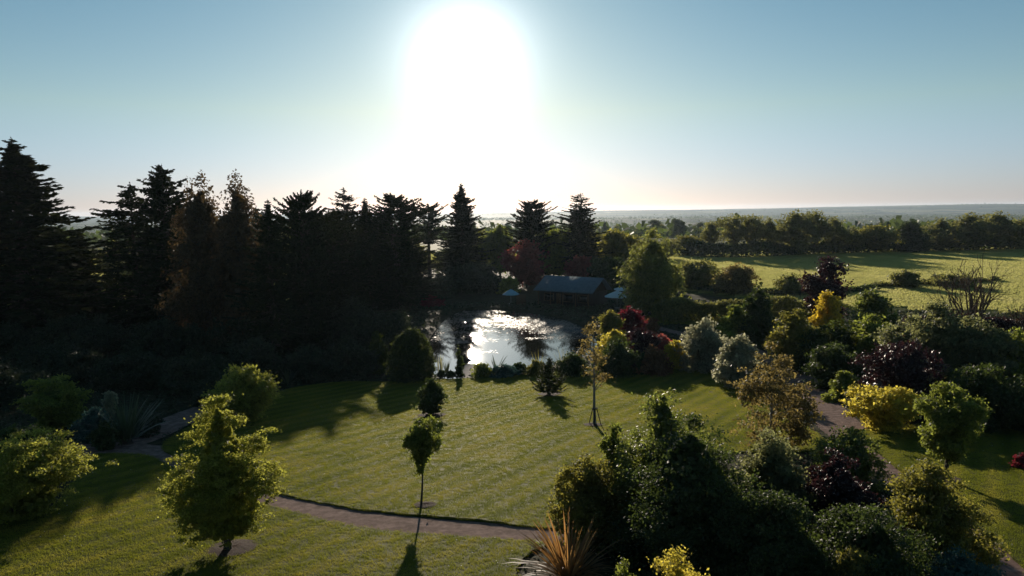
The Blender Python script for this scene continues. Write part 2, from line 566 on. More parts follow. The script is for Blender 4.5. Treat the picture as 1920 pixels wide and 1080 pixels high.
# ------------------------------------------------------------------ ground
PX_POND = [(795, 655), (800, 632), (818, 608), (838, 590), (862, 579), (905, 576), (960, 578), (1020, 586), (1070, 597),
           (1105, 615), (1125, 640), (1105, 660), (1060, 672), (1020, 684), (985, 688), (930, 689), (885, 690), (872, 703), (820, 700), (796, 680)]
POND = smooth_closed(poly_px(PX_POND), 5)

def build_terrain():
    ys = np.concatenate([np.arange(4, 140, .7), np.geomspace(140, 11500, 130)])
    us = np.linspace(-1.25, 1.25, 330)
    Y, U = np.meshgrid(ys, us, indexing='ij')
    X = U * (Y + 38)
    Z = base_z(X, Y)
    near = (Y < 145) & (Y > 55) & (np.abs(X) < 60)
    d = np.full(X.shape, 99.0)
    d[near] = sdist(POND, X[near], Y[near])
    bank = np.clip(.12 + d * .35, -1.2, None)
    Z = np.where(d < 3, np.minimum(Z, bank), Z)
    # field line
    uv = X / Y
    lx = np.array([-1.0, -.7, -.33, -.1, .05, .21, .35, .43, .54, .70, 1.2])
    ly = np.array([118, 118, 122, 215, 225, 150, 128, 121, 116, 111, 105])
    yl = np.interp(uv, lx, ly)
    fld = sstep(-1.5, 1.5, Y - yl)
    far = sstep(320, 420, Y)
    nr, nc = X.shape
    i = np.arange(nr - 1)[:, None] * nc; j = np.arange(nc - 1)[None, :]
    Q = np.stack([i + j, i + j + 1, i + nc + j + 1, i + nc + j], -1).reshape(-1, 4)
    me = mesh_np('terrain', np.stack([X, Y, Z], -1).reshape(-1, 3), Q, 'terrain', True)
    for nm, arr in (('field', fld), ('far', far)):
        a = me.attributes.new(nm, 'FLOAT', 'POINT')
        a.data.foreach_set('value', arr.ravel().astype(np.float32))
    o = link('ground', me)
    tag(o, 'rolling ground with garden beds, green pasture and distant farmland', None, None, 'structure')
build_terrain()

def build_water():
    x0, y0 = POND.min(0) - .8; x1, y1 = POND.max(0) + .8
    xs = np.arange(x0, x1, .5); ys = np.arange(y0, y1, .5)
    X, Y = np.meshgrid(xs, ys)
    d = sdist(POND, X, Y)
    idx = -np.ones(X.shape, int)
    nr, nc = X.shape
    ok = d < 1.2
    q = ok[:-1, :-1] & ok[1:, :-1] & ok[:-1, 1:] & ok[1:, 1:]
    used = np.zeros(X.shape, bool)
    used[:-1, :-1] |= q; used[1:, :-1] |= q; used[:-1, 1:] |= q; used[1:, 1:] |= q
    idx[used] = np.arange(used.sum())
    Q = np.stack([idx[:-1, :-1], idx[:-1, 1:], idx[1:, 1:], idx[1:, :-1]], -1)[q]
    V = np.stack([X[used], Y[used], np.zeros(used.sum())], -1)
    me = mesh_np('pond_water', V, Q, 'water', True)
    a = me.attributes.new('breeze', 'FLOAT', 'POINT')
    yy = V[:, 1]
    a.data.foreach_set('value', (.45 * sstep(89, 99, yy)).astype(np.float32))
    tag(link('pond_water', me), 'still pond reflecting the bright sky', None, None, 'structure')
build_water()

def glitter_pads():  # glossy pads, partly standing in for sun glitter on rippled water
    rng = np.random.default_rng(9)
    mb = MB()
    patches = []
    for _ in range(60):
        px = rng.uniform(900, 1095); py = 588 + (px - 900) * .125 + rng.normal(0, 6)
        patches.append((px, py))
    for _ in range(26):
        patches.append((rng.uniform(835, 1010), rng.uniform(578, 600)))
    for _ in range(16):
        patches.append((rng.uniform(818, 905), rng.uniform(595, 640)))
    patches += [(905, 655), (1000, 630), (1040, 628)]
    for px, py in patches:
        c = ground(px, py)
        w_ = rng.uniform(1.2, 4.5); n = int(w_ * 34)
        X = c[0] + rng.normal(0, w_ * .5, n); Y = c[1] + rng.normal(0, w_ * .28, n)
        ok = sdist(POND, X, Y) < -.6
        for x, y in zip(X[ok], Y[ok]):
            r = rng.uniform(.05, .14); a = rng.uniform(0, 6.28) + np.arange(4) * math.pi / 2 * .92
            zt = rng.normal(0, .02, 2)
            V = [(x + math.cos(q) * r, y + math.sin(q) * r, .025 + abs(zt[0]) * .4 + (math.cos(q) * zt[0] + math.sin(q) * zt[1]) * r * 2) for q in a]
            mb.add(V, [(0, 1, 2, 3)])
    tag(link('glitter_lily_pads', mb.mesh('glitter_lily_pads', 'pad')), 'floating lily pads, partly added as sun glitter, over the far half of the pond', None, None, 'stuff')

LAWNS = []
def lawn(name, px, label, skirt=.14, lift=.10, n=6):
    P = smooth_closed(poly_px(px), n)
    P = P + np.random.default_rng(len(px)).normal(0, .035, P.shape)
    LAWNS.append(P)
    bm = bmesh.new()
    vv = [bm.verts.new((x, y, 0)) for x, y in P]
    bm.faces.new(vv)
    bmesh.ops.triangulate(bm, faces=bm.faces[:])
    y0, y1 = P[:, 1].min(), P[:, 1].max()
    for yy in np.arange(math.ceil(y0) + .37, y1, 1.5 if y1 < 100 else 3):
        bmesh.ops.bisect_plane(bm, geom=bm.verts[:] + bm.edges[:] + bm.faces[:], plane_co=(0, yy, 0), plane_no=(0, 1, 0))
    x0, x1 = P[:, 0].min(), P[:, 0].max()
    for xx in np.arange(math.ceil(x0) + .31, x1, 1.5):
        bmesh.ops.bisect_plane(bm, geom=bm.verts[:] + bm.edges[:] + bm.faces[:], plane_co=(xx, 0, 0), plane_no=(1, 0, 0))
    bmesh.ops.recalc_face_normals(bm, faces=bm.faces[:])
    for f in bm.faces:
        if f.normal.z < 0:
            f.normal_flip()
    edge = [e for e in bm.edges if e.is_boundary]
    ex = bmesh.ops.extrude_edge_only(bm, edges=edge)
    low = set(v for v in ex['geom'] if isinstance(v, bmesh.types.BMVert))
    vs_ = list(bm.verts)
    xy = np.array([(v.co.x, v.co.y) for v in vs_])
    zz = base_z(xy[:, 0], xy[:, 1]) + .02 * np.sin(xy[:, 0] * .9) * np.sin(xy[:, 1] * .8 + 1)
    for v, z in zip(vs_, zz):
        v.co.z = z + lift - (skirt if v in low else 0)
    me = bpy.data.meshes.new(name)
    bm.to_mesh(me); bm.free()
    me.materials.append(MAT['lawn'])
    o = link(name, me)
    return tag(o, label, None, None, 'structure')

lawn('lawn', [(306, 836), (350, 805), (400, 776), (450, 758), (500, 744), (560, 727), (640, 718), (730, 717), (830, 713), (900, 709),
              (960, 706), (1000, 701), (1050, 698), (1140, 697), (1230, 690), (1290, 684), (1330, 700), (1380, 722), (1430, 745),
              (1490, 788), (1530, 815), (1560, 840), (1480, 850), (1380, 850), (1250, 860), (1150, 880), (1070, 930), (1050, 985), (1018, 992),
              (900, 979), (790, 969), (700, 961), (640, 952), (580, 940), (525, 928), (470, 912), (420, 898), (360, 880), (325, 857)],
     'mown striped main lawn sloping down to the pond')
lawn('lawn', [(1022, 1021), (900, 1012), (790, 1004), (700, 995), (640, 985), (580, 971), (525, 956), (440, 932), (380, 911), (335, 886), (300, 867), (262, 854), (168, 855),
              (150, 880), (90, 960), (-60, 990), (-300, 1040), (-420, 1150), (-350, 1300), (300, 1330), (800, 1330), (960, 1180), (966, 1090), (985, 1046)],
     'near mown lawn in front of the curving path')
lawn('lawn', [(1590, 812), (1640, 808), (1700, 800), (1800, 790), (1950, 800), (2250, 850), (2500, 1000), (2400, 1250), (2000, 1130), (1935, 1085), (1880, 1030),
              (1800, 965), (1730, 915), (1680, 878), (1640, 845)],
     'sunlit strip of lawn on the right beyond the path')
lawn('lawn', [(1205, 596), (1260, 588), (1330, 588), (1420, 600), (1500, 640), (1440, 640), (1370, 622), (1310, 612), (1265, 608), (1225, 610)],
     'narrow strip of lawn behind the pale silver bushes')

def ribbon(name, px, width, label, mat='path', lift=.012):
    C = smooth_open(poly_px(px), 8)
    T = unit(np.gradient(C, axis=0))
    Nn = np.stack([-T[:, 1], T[:, 0]], -1)
    wd = np.asarray(width) if np.ndim(width) else np.full(len(px), width)
    wv = np.interp(np.linspace(0, 1, len(C)), np.linspace(0, 1, len(wd)), wd)
    offs = np.linspace(-.5, .5, 6)
    V = []
    for o_ in offs:
        p = C + Nn * (wv * o_)[:, None]
        V.append(np.stack([p[:, 0], p[:, 1], base_z(p[:, 0], p[:, 1]) + lift], -1))
    V = np.stack(V, 1)
    n, k = V.shape[:2]
    i = np.arange(n - 1)[:, None] * k; j = np.arange(k - 1)[None, :]
    Q = np.stack([i + j, i + k + j, i + k + j + 1, i + j + 1], -1).reshape(-1, 4)
    o = link(name, mesh_np(name, V.reshape(-1, 3), Q, mat, True))
    return tag(o, label, None, None, 'structure')
ribbon('path', [(20, 838), (120, 846), (200, 845), (285, 852), (335, 872), (400, 905), (470, 925), (530, 944), (600, 962), (700, 979), (790, 988), (900, 996), (1020, 1006), (1090, 1012)],
       [3.8, 3.6, 3.0, 2.2, 2.0, 1.9], 'brown gravel path curving between the two lawns')
ribbon('path', [(215, 838), (270, 818), (330, 790), (390, 766), (460, 742)], 2.9, 'shaded gravel side path running up to the left bed', lift=.018)
ribbon('path', [(1225, 612), (1262, 622), (1310, 632), (1370, 645), (1440, 670), (1495, 705), (1525, 745), (1560, 785), (1610, 825), (1670, 872), (1740, 930), (1810, 985), (1875, 1040), (1950, 1110)],
       [1.6, 2.0, 3.4, 3.0, 2.0, 1.3], 'pinkish gravel path winding behind the right shrubs')

glitter_pads()

# ------------------------------------------------------------------ plant generators
PROF = {
    'dome': [(0, .86), (.2, 1), (.45, .98), (.7, .8), (.88, .5), (.97, .22), (1, .05)],
    'mound': [(0, .95), (.25, 1), (.55, .85), (.8, .55), (.95, .25), (1, .05)],
    'round': [(0, .45), (.18, .8), (.42, 1), (.65, .93), (.85, .62), (.96, .28), (1, .06)],
    'egg': [(0, .6), (.2, .95), (.4, 1), (.6, .82), (.8, .5), (.95, .2), (1, .04)],
    'pyramid': [(0, .55), (.1, .85), (.24, 1), (.42, .86), (.6, .66), (.75, .47), (.88, .26), (1, .05)],
    'cone': [(0, .95), (.15, 1), (.4, .8), (.65, .52), (.85, .24), (1, .03)],
    'column': [(0, .8), (.2, 1), (.5, .95), (.8, .6), (1, .08)],
    'vase': [(0, .2), (.2, .45), (.5, .8), (.75, 1), (.92, .8), (1, .2)],
    'flat': [(0, .35), (.25, .8), (.55, 1), (.8, .95), (.95, .65), (1, .3)],
    'urn': [(0, .18), (.2, .4), (.45, .8), (.7, 1), (.9, .8), (1, .35)],
    'weep': [(0, .75), (.2, .95), (.45, 1), (.7, .8), (.88, .5), (1, .12)],
    'peak': [(0, 1), (.2, 1), (.4, .88), (.55, .66), (.68, .42), (.8, .26), (.92, .18), (1, .03)],
}

def crown_mb(rng, H, R, prof, z0, leaf, cover, clump, shell=.55, flat=.6, lump=.22, ry=1.0, lean=(0, 0), droop=.0, aspect=.6, maxn=26000, cores=True, boughs=16, stray=.06):
    pr = np.array(PROF[prof])
    hz = H * (1 - z0)
    tt = np.linspace(0, 1, 60)
    rr = np.interp(tt, pr[:, 0], pr[:, 1])
    ds = np.hypot(np.gradient(rr) * R, np.gradient(tt) * hz)
    wgt = rr * ds + 1e-6
    area = float((2 * math.pi * R * wgt).sum())
    L = leaf; Wd = leaf * aspect
    n = int(min(maxn, max(150, cover * area / (.5 * L * Wd))))
    cr = clump * R
    nc = int(np.clip(area * 1.5 / (cr * cr * 2.2), 14, 900))
    t = rng.choice(tt, nc, p=wgt / wgt.sum()) + rng.uniform(-.01, .01, nc)
    t = np.clip(t, 0, 1)
    ph = rng.uniform(0, 2 * math.pi, nc)
    k = rng.uniform(-math.pi, math.pi, 8)
    lum = (np.sin(2 * ph + k[0] + 3 * t) + np.sin(3 * ph + k[1] - 7 * t) + .8 * np.sin(5 * ph + k[2] + 11 * t) + .7 * np.sin(9 * t + k[3]) + .6 * np.sin(7 * ph + 17 * t + k[4])) / 2.6
    rho = shell + (1 - shell) * np.sqrt(rng.uniform(0, 1, nc))
    far_ = rng.uniform(0, 1, nc) < stray
    rho = np.where(far_, rng.uniform(1.0, 1.22, nc), rho)
    rad = R * np.interp(t, pr[:, 0], pr[:, 1]) * (1 + lump * lum) * rho
    rad = np.maximum(rad - cr * .35, 0)
    C = np.stack([np.cos(ph) * rad, np.sin(ph) * rad * ry, z0 * H + t * hz * .97], -1)
    O = unit(np.stack([np.cos(ph), np.sin(ph) * ry, .15 + 1.1 * (t - .25)], -1))
    if boughs:
        tb = rng.choice(tt, boughs, p=wgt / wgt.sum()); pb = rng.uniform(0, 2 * math.pi, boughs)
        rb = R * np.interp(tb, pr[:, 0], pr[:, 1])
        lr = np.maximum(rb, .3 * R) * rng.uniform(.28, .52, boughs)
        dist = np.maximum(rb - lr * .75, 0)
        B = np.stack([np.cos(pb) * dist, np.sin(pb) * dist * ry, z0 * H + tb * hz * .95], -1)
        B[:, 2] = np.minimum(B[:, 2], H - lr * .45)
        use = np.where(rng.uniform(0, 1, nc) < .72)[0]
        bi = rng.choice(boughs, len(use), p=lr ** 2 / (lr ** 2).sum())
        dv = unit(rng.normal(0, 1, (len(use), 3)) + np.array([0, 0, .45]) + .5 * unit(B[bi] * [1, 1, 0]))
        q = rng.uniform(.55, 1.0, len(use)) ** .6
        q = np.where(rng.uniform(0, 1, len(use)) < stray, q * 1.3, q)
        C[use] = B[bi] + dv * (lr[bi] * q)[:, None] * np.array([1, 1, .8])
        O[use] = dv
        t = np.clip((C[:, 2] - z0 * H) / hz, 0, 1)
    C[:, 0] += lean[0] * H * t; C[:, 1] += lean[1] * H * t
    C[:, 2] -= droop * hz * (np.hypot(C[:, 0], C[:, 1]) / R) ** 2 * .25
    size = rng.uniform(.55, 1.25, nc)
    ci = rng.choice(nc, n, p=size ** 2 / (size ** 2).sum())
    off = rng.normal(0, 1, (n, 3)) * np.array([1, 1, flat]) * (cr * .52 * size[ci])[:, None]
    P = C[ci] + off
    P[:, 2] = np.maximum(P[:, 2], L * .3)
    Nn = unit(O[ci] * .45 + np.array([0, 0, .55]) + rng.normal(0, .62, (n, 3)))
    D = unit(O[ci] * .7 + rng.normal(0, .8, (n, 3)) + np.array([0, 0, -.25 - droop]))
    s = rng.uniform(.65, 1.3, n)
    mb = MB()
    mb.leaves(P, D, Nn, L * s, Wd * s)
    if cores:
        m = int(n * .12)
        t2 = rng.choice(tt, m, p=wgt / wgt.sum()); p2 = rng.uniform(0, 6.283, m)
        r2 = R * np.interp(t2, pr[:, 0], pr[:, 1]) * .62 * np.sqrt(rng.uniform(0, 1, m))
        P2 = np.stack([np.cos(p2) * r2 + lean[0] * H * t2, np.sin(p2) * r2 * ry + lean[1] * H * t2, z0 * H + t2 * hz * .86], -1)
        mb.leaves(P2, unit(rng.normal(0, 1, (m, 3))), unit(rng.normal(0, 1, (m, 3))), np.full(m, L * 2.4), np.full(m, L * 1.8))
    return mb, C

def trunk_mb(rng, H, r, top=.8, C=None, z0=.3, nlimb=14, wob=.015, lean=(0, 0)):
    mb = MB()
    n = 9
    zz = np.linspace(-.15, H * top, n)
    f = np.clip(zz / H, 0, 1)
    P = np.stack([lean[0] * H * f + np.cumsum(rng.normal(0, wob * H / n, n)), lean[1] * H * f + np.cumsum(rng.normal(0, wob * H / n, n)), zz], -1)
    P[:2, :2] *= .3
    R = r * (1 - .8 * f / top); R[0] *= 1.5
    mb.tube(P, R, 7)
    if C is not None and nlimb:
        pick = rng.choice(len(C), min(nlimb, len(C)), replace=False)
        for c in C[pick]:
            zs = np.clip(c[2] - .5 * np.hypot(c[0], c[1]) - .1 * H * rng.uniform(), z0 * H * .75, H * top * .95)
            s = np.array([np.interp(zs, P[:, 2], P[:, 0]), np.interp(zs, P[:, 2], P[:, 1]), zs])
            mid = (s + c) / 2 + np.array([0, 0, -.04 * H * rng.uniform(-.5, 1)])
            q = np.stack([s, mid, c])
            r0 = r * (1 - .8 * zs / H) * .5
            mb.tube(q, [r0, r0 * .6, r0 * .2], 5)
    return mb

def stems_mb(rng, H, R, C, n=7):
    mb = MB()
    pick = rng.choice(len(C), min(n, len(C)), replace=False)
    for c in C[pick]:
        b = np.array([rng.normal(0, .06 * R), rng.normal(0, .06 * R), -.12])
        mid = b * .5 + c * .5; mid[2] = c[2] * .6; mid[:2] *= .8
        r0 = max(.015, .012 * H)
        mb.tube(np.stack([b, mid, c]), [r0, r0 * .7, r0 * .3], 5)
    return mb

def conifer_mb(rng, H, R, whorls=26, per=6, z0=.08, bare=0.0, droop=.25, upturn=.3, spray=.75, wid=.2, irr=.3, prof=((0, .85), (.15, 1), (.5, .72), (.8, .34), (1, .02)), dens=6.0, top_density=1.0, lean=0):
    pr = np.array(prof)
    crown = MB(); wood = MB()
    zz = np.linspace(-.2, H * .985, 12)
    lx = np.cumsum(rng.normal(0, .012, 12)) * .5 + lean * (zz / H)
    tr = .022 * H * (1 - zz / H * .97)
    wood.tube(np.stack([lx, lx * .3, zz], -1), np.maximum(tr, .02), 7)
    Cs, Ds, Ns, Ls = [], [], [], []
    for i in range(whorls):
        t0 = z0 + (1 - z0) * (i / whorls) ** .92
        for j in range(per):
            t = t0 + rng.uniform(-.5, .5) * (1 - z0) / whorls
            if t >= .995: continue
            r = R * np.interp(t, pr[:, 0], pr[:, 1]) * (1 + irr * rng.normal(0, .55)) 
            r = max(r, .12)
            if rng.uniform() < irr * .25: r *= .45
            a = rng.uniform(0, 2 * math.pi)
            rise = (t - .4) * .75 + rng.normal(0, .1)
            ns = int(10 + r * dens * 3.2)
            is_bare = t > 1 - bare
            s = np.linspace(.06, 1, 7)
            bz = r * (rise * s * .6 - droop * s ** 1.3 + upturn * s ** 3)
            base = np.array([np.interp(t * H, zz, lx), 0, t * H])
            dirh = np.array([math.cos(a), math.sin(a), 0])
            Pb = base + dirh * (r * s)[:, None]; Pb[:, 2] += bz
            wood.tube(Pb[::2], np.linspace(.05 + .012 * r, .012, 4), 4)
            if is_bare and rng.uniform() < .75:
                ns = max(1, int(ns * .22))
            ss = rng.uniform(.1, 1, ns) ** .8
            P = np.stack([np.interp(ss, s, Pb[:, q]) for q in range(3)], -1)
            side = np.array([-math.sin(a), math.cos(a), 0])
            sg = rng.choice([-1, 1], ns) * rng.uniform(.15, .9, ns)
            sz = spray * (.55 + .6 * (1 - ss)) * min(1, .35 + r / 3) * rng.uniform(.7, 1.2, ns)
            D = dirh + side * sg[:, None] + np.array([0, 0, 1]) * (upturn * ss * 1.2 - .12)[:, None] + rng.normal(0, .36, (ns, 3))
            D = unit(D)
            P = P + D * (sz * .35)[:, None]
            Cs.append(P); Ds.append(D); Ls.append(sz)
            Ns.append(unit(np.array([0, 0, 1.0]) + rng.normal(0, .55, (ns, 3))))
    # inner dark fill near the stem
    m = int(whorls * per * 11)
    t = z0 + (1 - z0) * (1 - bare * .8) * rng.uniform(0, 1, m) ** 1.1
    rr = R * np.interp(t, pr[:, 0], pr[:, 1]) * .66 * np.sqrt(rng.uniform(0, 1, m)); a = rng.uniform(0, 6.283, m)
    Cs.append(np.stack([np.cos(a) * rr, np.sin(a) * rr, t * H * .97], -1)); Ds.append(unit(rng.normal(0, 1, (m, 3)) * np.array([1, 1, .5]))); Ls.append(np.full(m, spray * 1.1) * (1.1 - t * .6)); Ns.append(unit(rng.normal(0, 1, (m, 3))))
    # leader shoot
    k = 10
    Cs.append(np.stack([np.full(k, lx[-1]), np.zeros(k), np.linspace(H * .93, H * 1.0, k)], -1)); Ds.append(unit(rng.normal(0, .5, (k, 3)) + np.array([0, 0, 1]))); Ls.append(np.full(k, spray * .45)); Ns.append(unit(rng.normal(0, 1, (k, 3))))
    C = np.vstack(Cs); D = np.vstack(Ds); Nn = np.vstack(Ns); L = np.concatenate(Ls)
    crown.leaves(C, D, Nn, L, np.clip(L * .48, wid * .6, wid * 2.4))
    return crown, wood

# ------------------------------------------------------------------ placing plants
SEED = [100]
def span(px_base, py_base, py_top, pw):
    p = ground(px_base, py_base)
    dp = depth(p)
    d = ray(px_base, py_top)
    t = p[1] / d[1]
    H = ZC + d[2] * t - p[2]
    return p, dp, H, pw * dp / F / 2

def plant(name, label, cat, x, yb, yt, pw, prof, mat, z0=0.0, cover=2.2, clump=.2, leafpx=3.3, trunk=None, bark='bark', group=None, tx=None, seed=None, dy=0.0, minleaf=.07, **kw):
    """x, yb: foot of the plant in the photograph; yt: its top; pw: its width there"""
    SEED[0] += 1
    rng = np.random.default_rng(seed or SEED[0])
    p, dp, H, R = span(x, yb, yt, pw)
    leaf = max(minleaf, leafpx * dp / 731)
    lean = ((tx - x) * dp / F / H, 0) if tx is not None else (0, 0)
    mb, C = crown_mb(rng, H, R, prof, z0, leaf, cover, clump, lean=lean, **kw)
    root = empty(name, p, label, cat, group)
    if z0 > .02 or trunk:
        tb = trunk_mb(rng, H, trunk or .02 * H, .8, C, max(z0, .1), 14, lean=lean)
        link('trunk', tb.mesh('trunk', bark, True), root)
        link('crown', mb.mesh('crown', mat), root)
    else:
        link('stems', stems_mb(rng, H, R, C).mesh('stems', bark, True), root)
        link('foliage', mb.mesh('foliage', mat), root)
    return root

def ring(x, y, pw, label):
    """round bed of bark mulch cut into the lawn"""
    p = ground(x, y); R = pw * depth(p) / F / 2
    rng = np.random.default_rng(int(x))
    nr, na = 5, 28
    V = []
    for i in range(nr + 1):
        r = R * i / nr
        for a in range(na):
            an = 2 * math.pi * a / na
            xx = p[0] + r * math.cos(an) * (1 + .04 * math.sin(3 * an)); yy = p[1] + r * math.sin(an)
            V.append((xx, yy, float(base_z(xx, yy)) + .105 + (.05 * (1 - (i / nr) ** 2) + rng.uniform(0, .035) if i < nr else .005)))
    Q = [(i * na + a, i * na + (a + 1) % na, (i + 1) * na + (a + 1) % na, (i + 1) * na + a) for i in range(nr) for a in range(na)]
    Q = [q[::-1] for q in Q]
    me = mesh_np('mulch_ring', V, Q, 'mulch', True)
    return tag(link('mulch_ring', me), label, None, None, 'structure')

# ------------------------------------------------------------------ conifers
rngc = np.random.default_rng(7)
LIB = {}
def conifer_kind(key, H=20.0, R=5.0, mat='conifer', **kw):
    c, wd = conifer_mb(np.random.default_rng(hash(key) % 1000 if False else sum(map(ord, key))), H, R, **kw)
    LIB[key] = (H, R, c.mesh(key + '_crown', mat), wd.mesh(key + '_trunk', 'bark', True))
conifer_kind('spruce_a', H=27, R=7.0, whorls=40, per=9, droop=.3, upturn=.3, dens=7, irr=.4, spray=.9, wid=.26, prof=((0, .8), (.12, 1), (.4, .78), (.7, .44), (.88, .2), (1, .02)))
conifer_kind('spruce_b', H=22, R=5.0, whorls=36, per=8, droop=.22, upturn=.22, irr=.35, wid=.24)
conifer_kind('spruce_c', H=20, R=5.2, whorls=34, per=8, droop=.2, upturn=.25, irr=.5, wid=.24, prof=((0, .9), (.3, 1), (.6, .8), (.82, .5), (1, .06)))
conifer_kind('ragged', H=20, R=5.5, whorls=28, per=7, droop=.3, upturn=.2, irr=.8, dens=5, wid=.24, prof=((0, .8), (.3, .9), (.6, .75), (.85, .4), (1, .04)))
conifer_kind('bare_top', H=20, R=4.4, whorls=36, per=7, bare=.2, droop=.15, upturn=.2, irr=.55, wid=.22, prof=((0, 1), (.2, 1), (.5, .85), (.72, .6), (.85, .42), (.95, .2), (1, .02)))
conifer_kind('broad', H=18, R=5.5, whorls=32, per=9, droop=.12, upturn=.2, irr=.35, dens=8, wid=.26, prof=((0, .7), (.3, .9), (.6, 1), (.8, .85), (.92, .55), (1, .15)))
conifer_kind('pine', H=18, R=3.2, whorls=16, per=5, z0=.52, droop=.05, upturn=.35, irr=.5, dens=7, prof=((0, .2), (.5, .4), (.7, .75), (.88, 1), (.96, .7), (1, .25)))
conifer_kind('young', H=5, R=1.6, mat='yew', whorls=11, per=7, z0=.14, droop=.02, upturn=.55, spray=.4, wid=.1, dens=13, irr=.2, prof=((0, .75), (.2, 1), (.45, .85), (.6, .5), (.8, .4), (1, .03)))

def conifer(kind, name, label, x, yb, yt, pw, group=None, rz=0.0, cat='tree'):
    p, dp, H, R = span(x, yb, yt, pw * 1.22)
    h0, r0, cm, wm = LIB[kind]
    root = empty(name, p, label, cat, group, rz, (R / r0, R / r0, H / h0))
    link('trunk', wm, root)
    link('crown', cm, root)
    return root

CG = 'tall dark conifers along the left side'
conifer('spruce_a', 'spruce_tree', 'tallest broad dark spruce at the left edge of the photo', 52, 640, 258, 285, CG, 0.3)
conifer('ragged', 'spruce_tree', 'ragged spruce with long bare leftward boughs beside the tallest spruce', 262, 630, 342, 170, CG, 1.2)
conifer('spruce_c', 'spruce_tree', 'dense pointed spruce rising behind the two bronze birches', 322, 628, 308, 150, CG, 2.1)
conifer('spruce_b', 'spruce_tree', 'low dark spruce filling the gap right of the bronze birches', 516, 682, 374, 125, CG, .7)
conifer('broad', 'spruce_tree', 'flat-topped broad spruce left of the thin bare-topped spire', 579, 662, 362, 92, CG, 4.0)
conifer('bare_top', 'spruce_tree', 'thin spruce with nearly bare spire left of the broad rounded conifer', 652, 592, 352, 100, CG, .2)
conifer('spruce_b', 'spruce_tree', 'small pointed spruce pressed against the left of the broad rounded conifer', 690, 584, 371, 90, CG, 3.0)
conifer('broad', 'conifer_tree', 'broad round-headed conifer left of the slim bare-trunked pine', 745, 580, 366, 105, CG, 1.0)
conifer('pine', 'pine_tree', 'slim pine with a bare trunk and small flat crown', 806, 530, 385, 62, CG, .5)
conifer('spruce_a', 'spruce_tree', 'tall central spruce under the sun glare with spreading boughs', 868, 526, 344, 92, CG, 2.5)
conifer('broad', 'conifer_tree', 'squat dark conifer behind the red-leaved tree', 999, 525, 377, 72, None, 2.2)
conifer('bare_top', 'spruce_tree', 'narrow spruce with bare antenna-like top behind the cabin', 1089, 525, 362, 82, None, 1.5)
conifer('ragged', 'spruce_tree', 'dark ragged conifer low between the bronze birches and flat-topped spruce', 492, 640, 386, 130, CG, 5.0)
conifer('spruce_b', 'spruce_tree', 'dark lower conifer between tallest spruce and the ragged spruce', 160, 622, 432, 130, CG, 2.0)
conifer('spruce_c', 'spruce_tree', 'stocky dark spruce in front of the broad rounded conifer', 768, 572, 452, 110, CG, .9)
conifer('broad', 'conifer_tree', 'dense dark conifer with a low rounded head beside the thin bare-topped spire', 620, 636, 399, 118, CG, 4.4)

# broadleaf trees of the far bank
plant('birch_tree', 'bronze weeping birch with the fuller crown beside the pointed spruce', 'tree', 392, 655, 321, 120, 'weep', 'copper', z0=.12, cover=1.7, clump=.14, flat=1.7, droop=.4, lump=.5, boughs=22, stray=.15, group='pair of bronze birches')
plant('birch_tree', 'bronze weeping birch with sunlit right edge, right of its twin', 'tree', 458, 660, 317, 100, 'weep', 'copper', z0=.12, cover=1.6, clump=.14, flat=1.7, droop=.4, lump=.5, boughs=20, stray=.15, group='pair of bronze birches')
plant('broadleaf_tree', 'soft green tree right of the tall central spruce', 'tree', 938, 522, 420, 66, 'round', 'green', z0=.15)
plant('broadleaf_tree', 'rounded mid green tree behind the cabin beside the bare-topped spruce', 'tree', 1038, 524, 428, 86, 'round', 'green', z0=.12)
plant('red_maple', 'dark red-leaved tree left of the cabin roof', 'tree', 988, 540, 450, 84, 'round', 'redpink', z0=.1, cover=1.5, clump=.22, lump=.35)
plant('red_maple', 'small red-leaved tree peeping over the cabin roof', 'tree', 1090, 542, 478, 52, 'round', 'redpink', z0=.1, lump=.3)
plant('broadleaf_tree', 'yellow-green rounded tree right of the bare-topped spruce', 'tree', 1156, 520, 430, 76, 'round', 'olive', z0=.12)
plant('willow_tree', 'large feathery pale green tree right of the cabin parasol', 'tree', 1222, 588, 432, 112, 'weep', 'willow', z0=.06, cover=2.0, flat=1.3, droop=.3, clump=.14, lump=.45, boughs=24, stray=.12)
plant('shrub', 'dark rounded bush behind the cabin ridge', 'shrub', 1136, 545, 484, 84, 'dome', 'deep')
plant('shrub', 'dark dome-shaped tree at the far bank under the central spruce', 'shrub', 888, 548, 496, 104, 'dome', 'dusk', cover=2.6)
plant('shrub', 'dark bush between the slim pine and the far bank', 'shrub', 812, 556, 522, 80, 'dome', 'dusk')
plant('shrub', 'bright yellow-green bush left of the cabin', 'shrub', 955, 550, 518, 44, 'mound', 'spring')
plant('azalea', 'low dark red bush on the far left pond bank', 'shrub', 808, 573, 555, 44, 'mound', 'claret', leafpx=2)

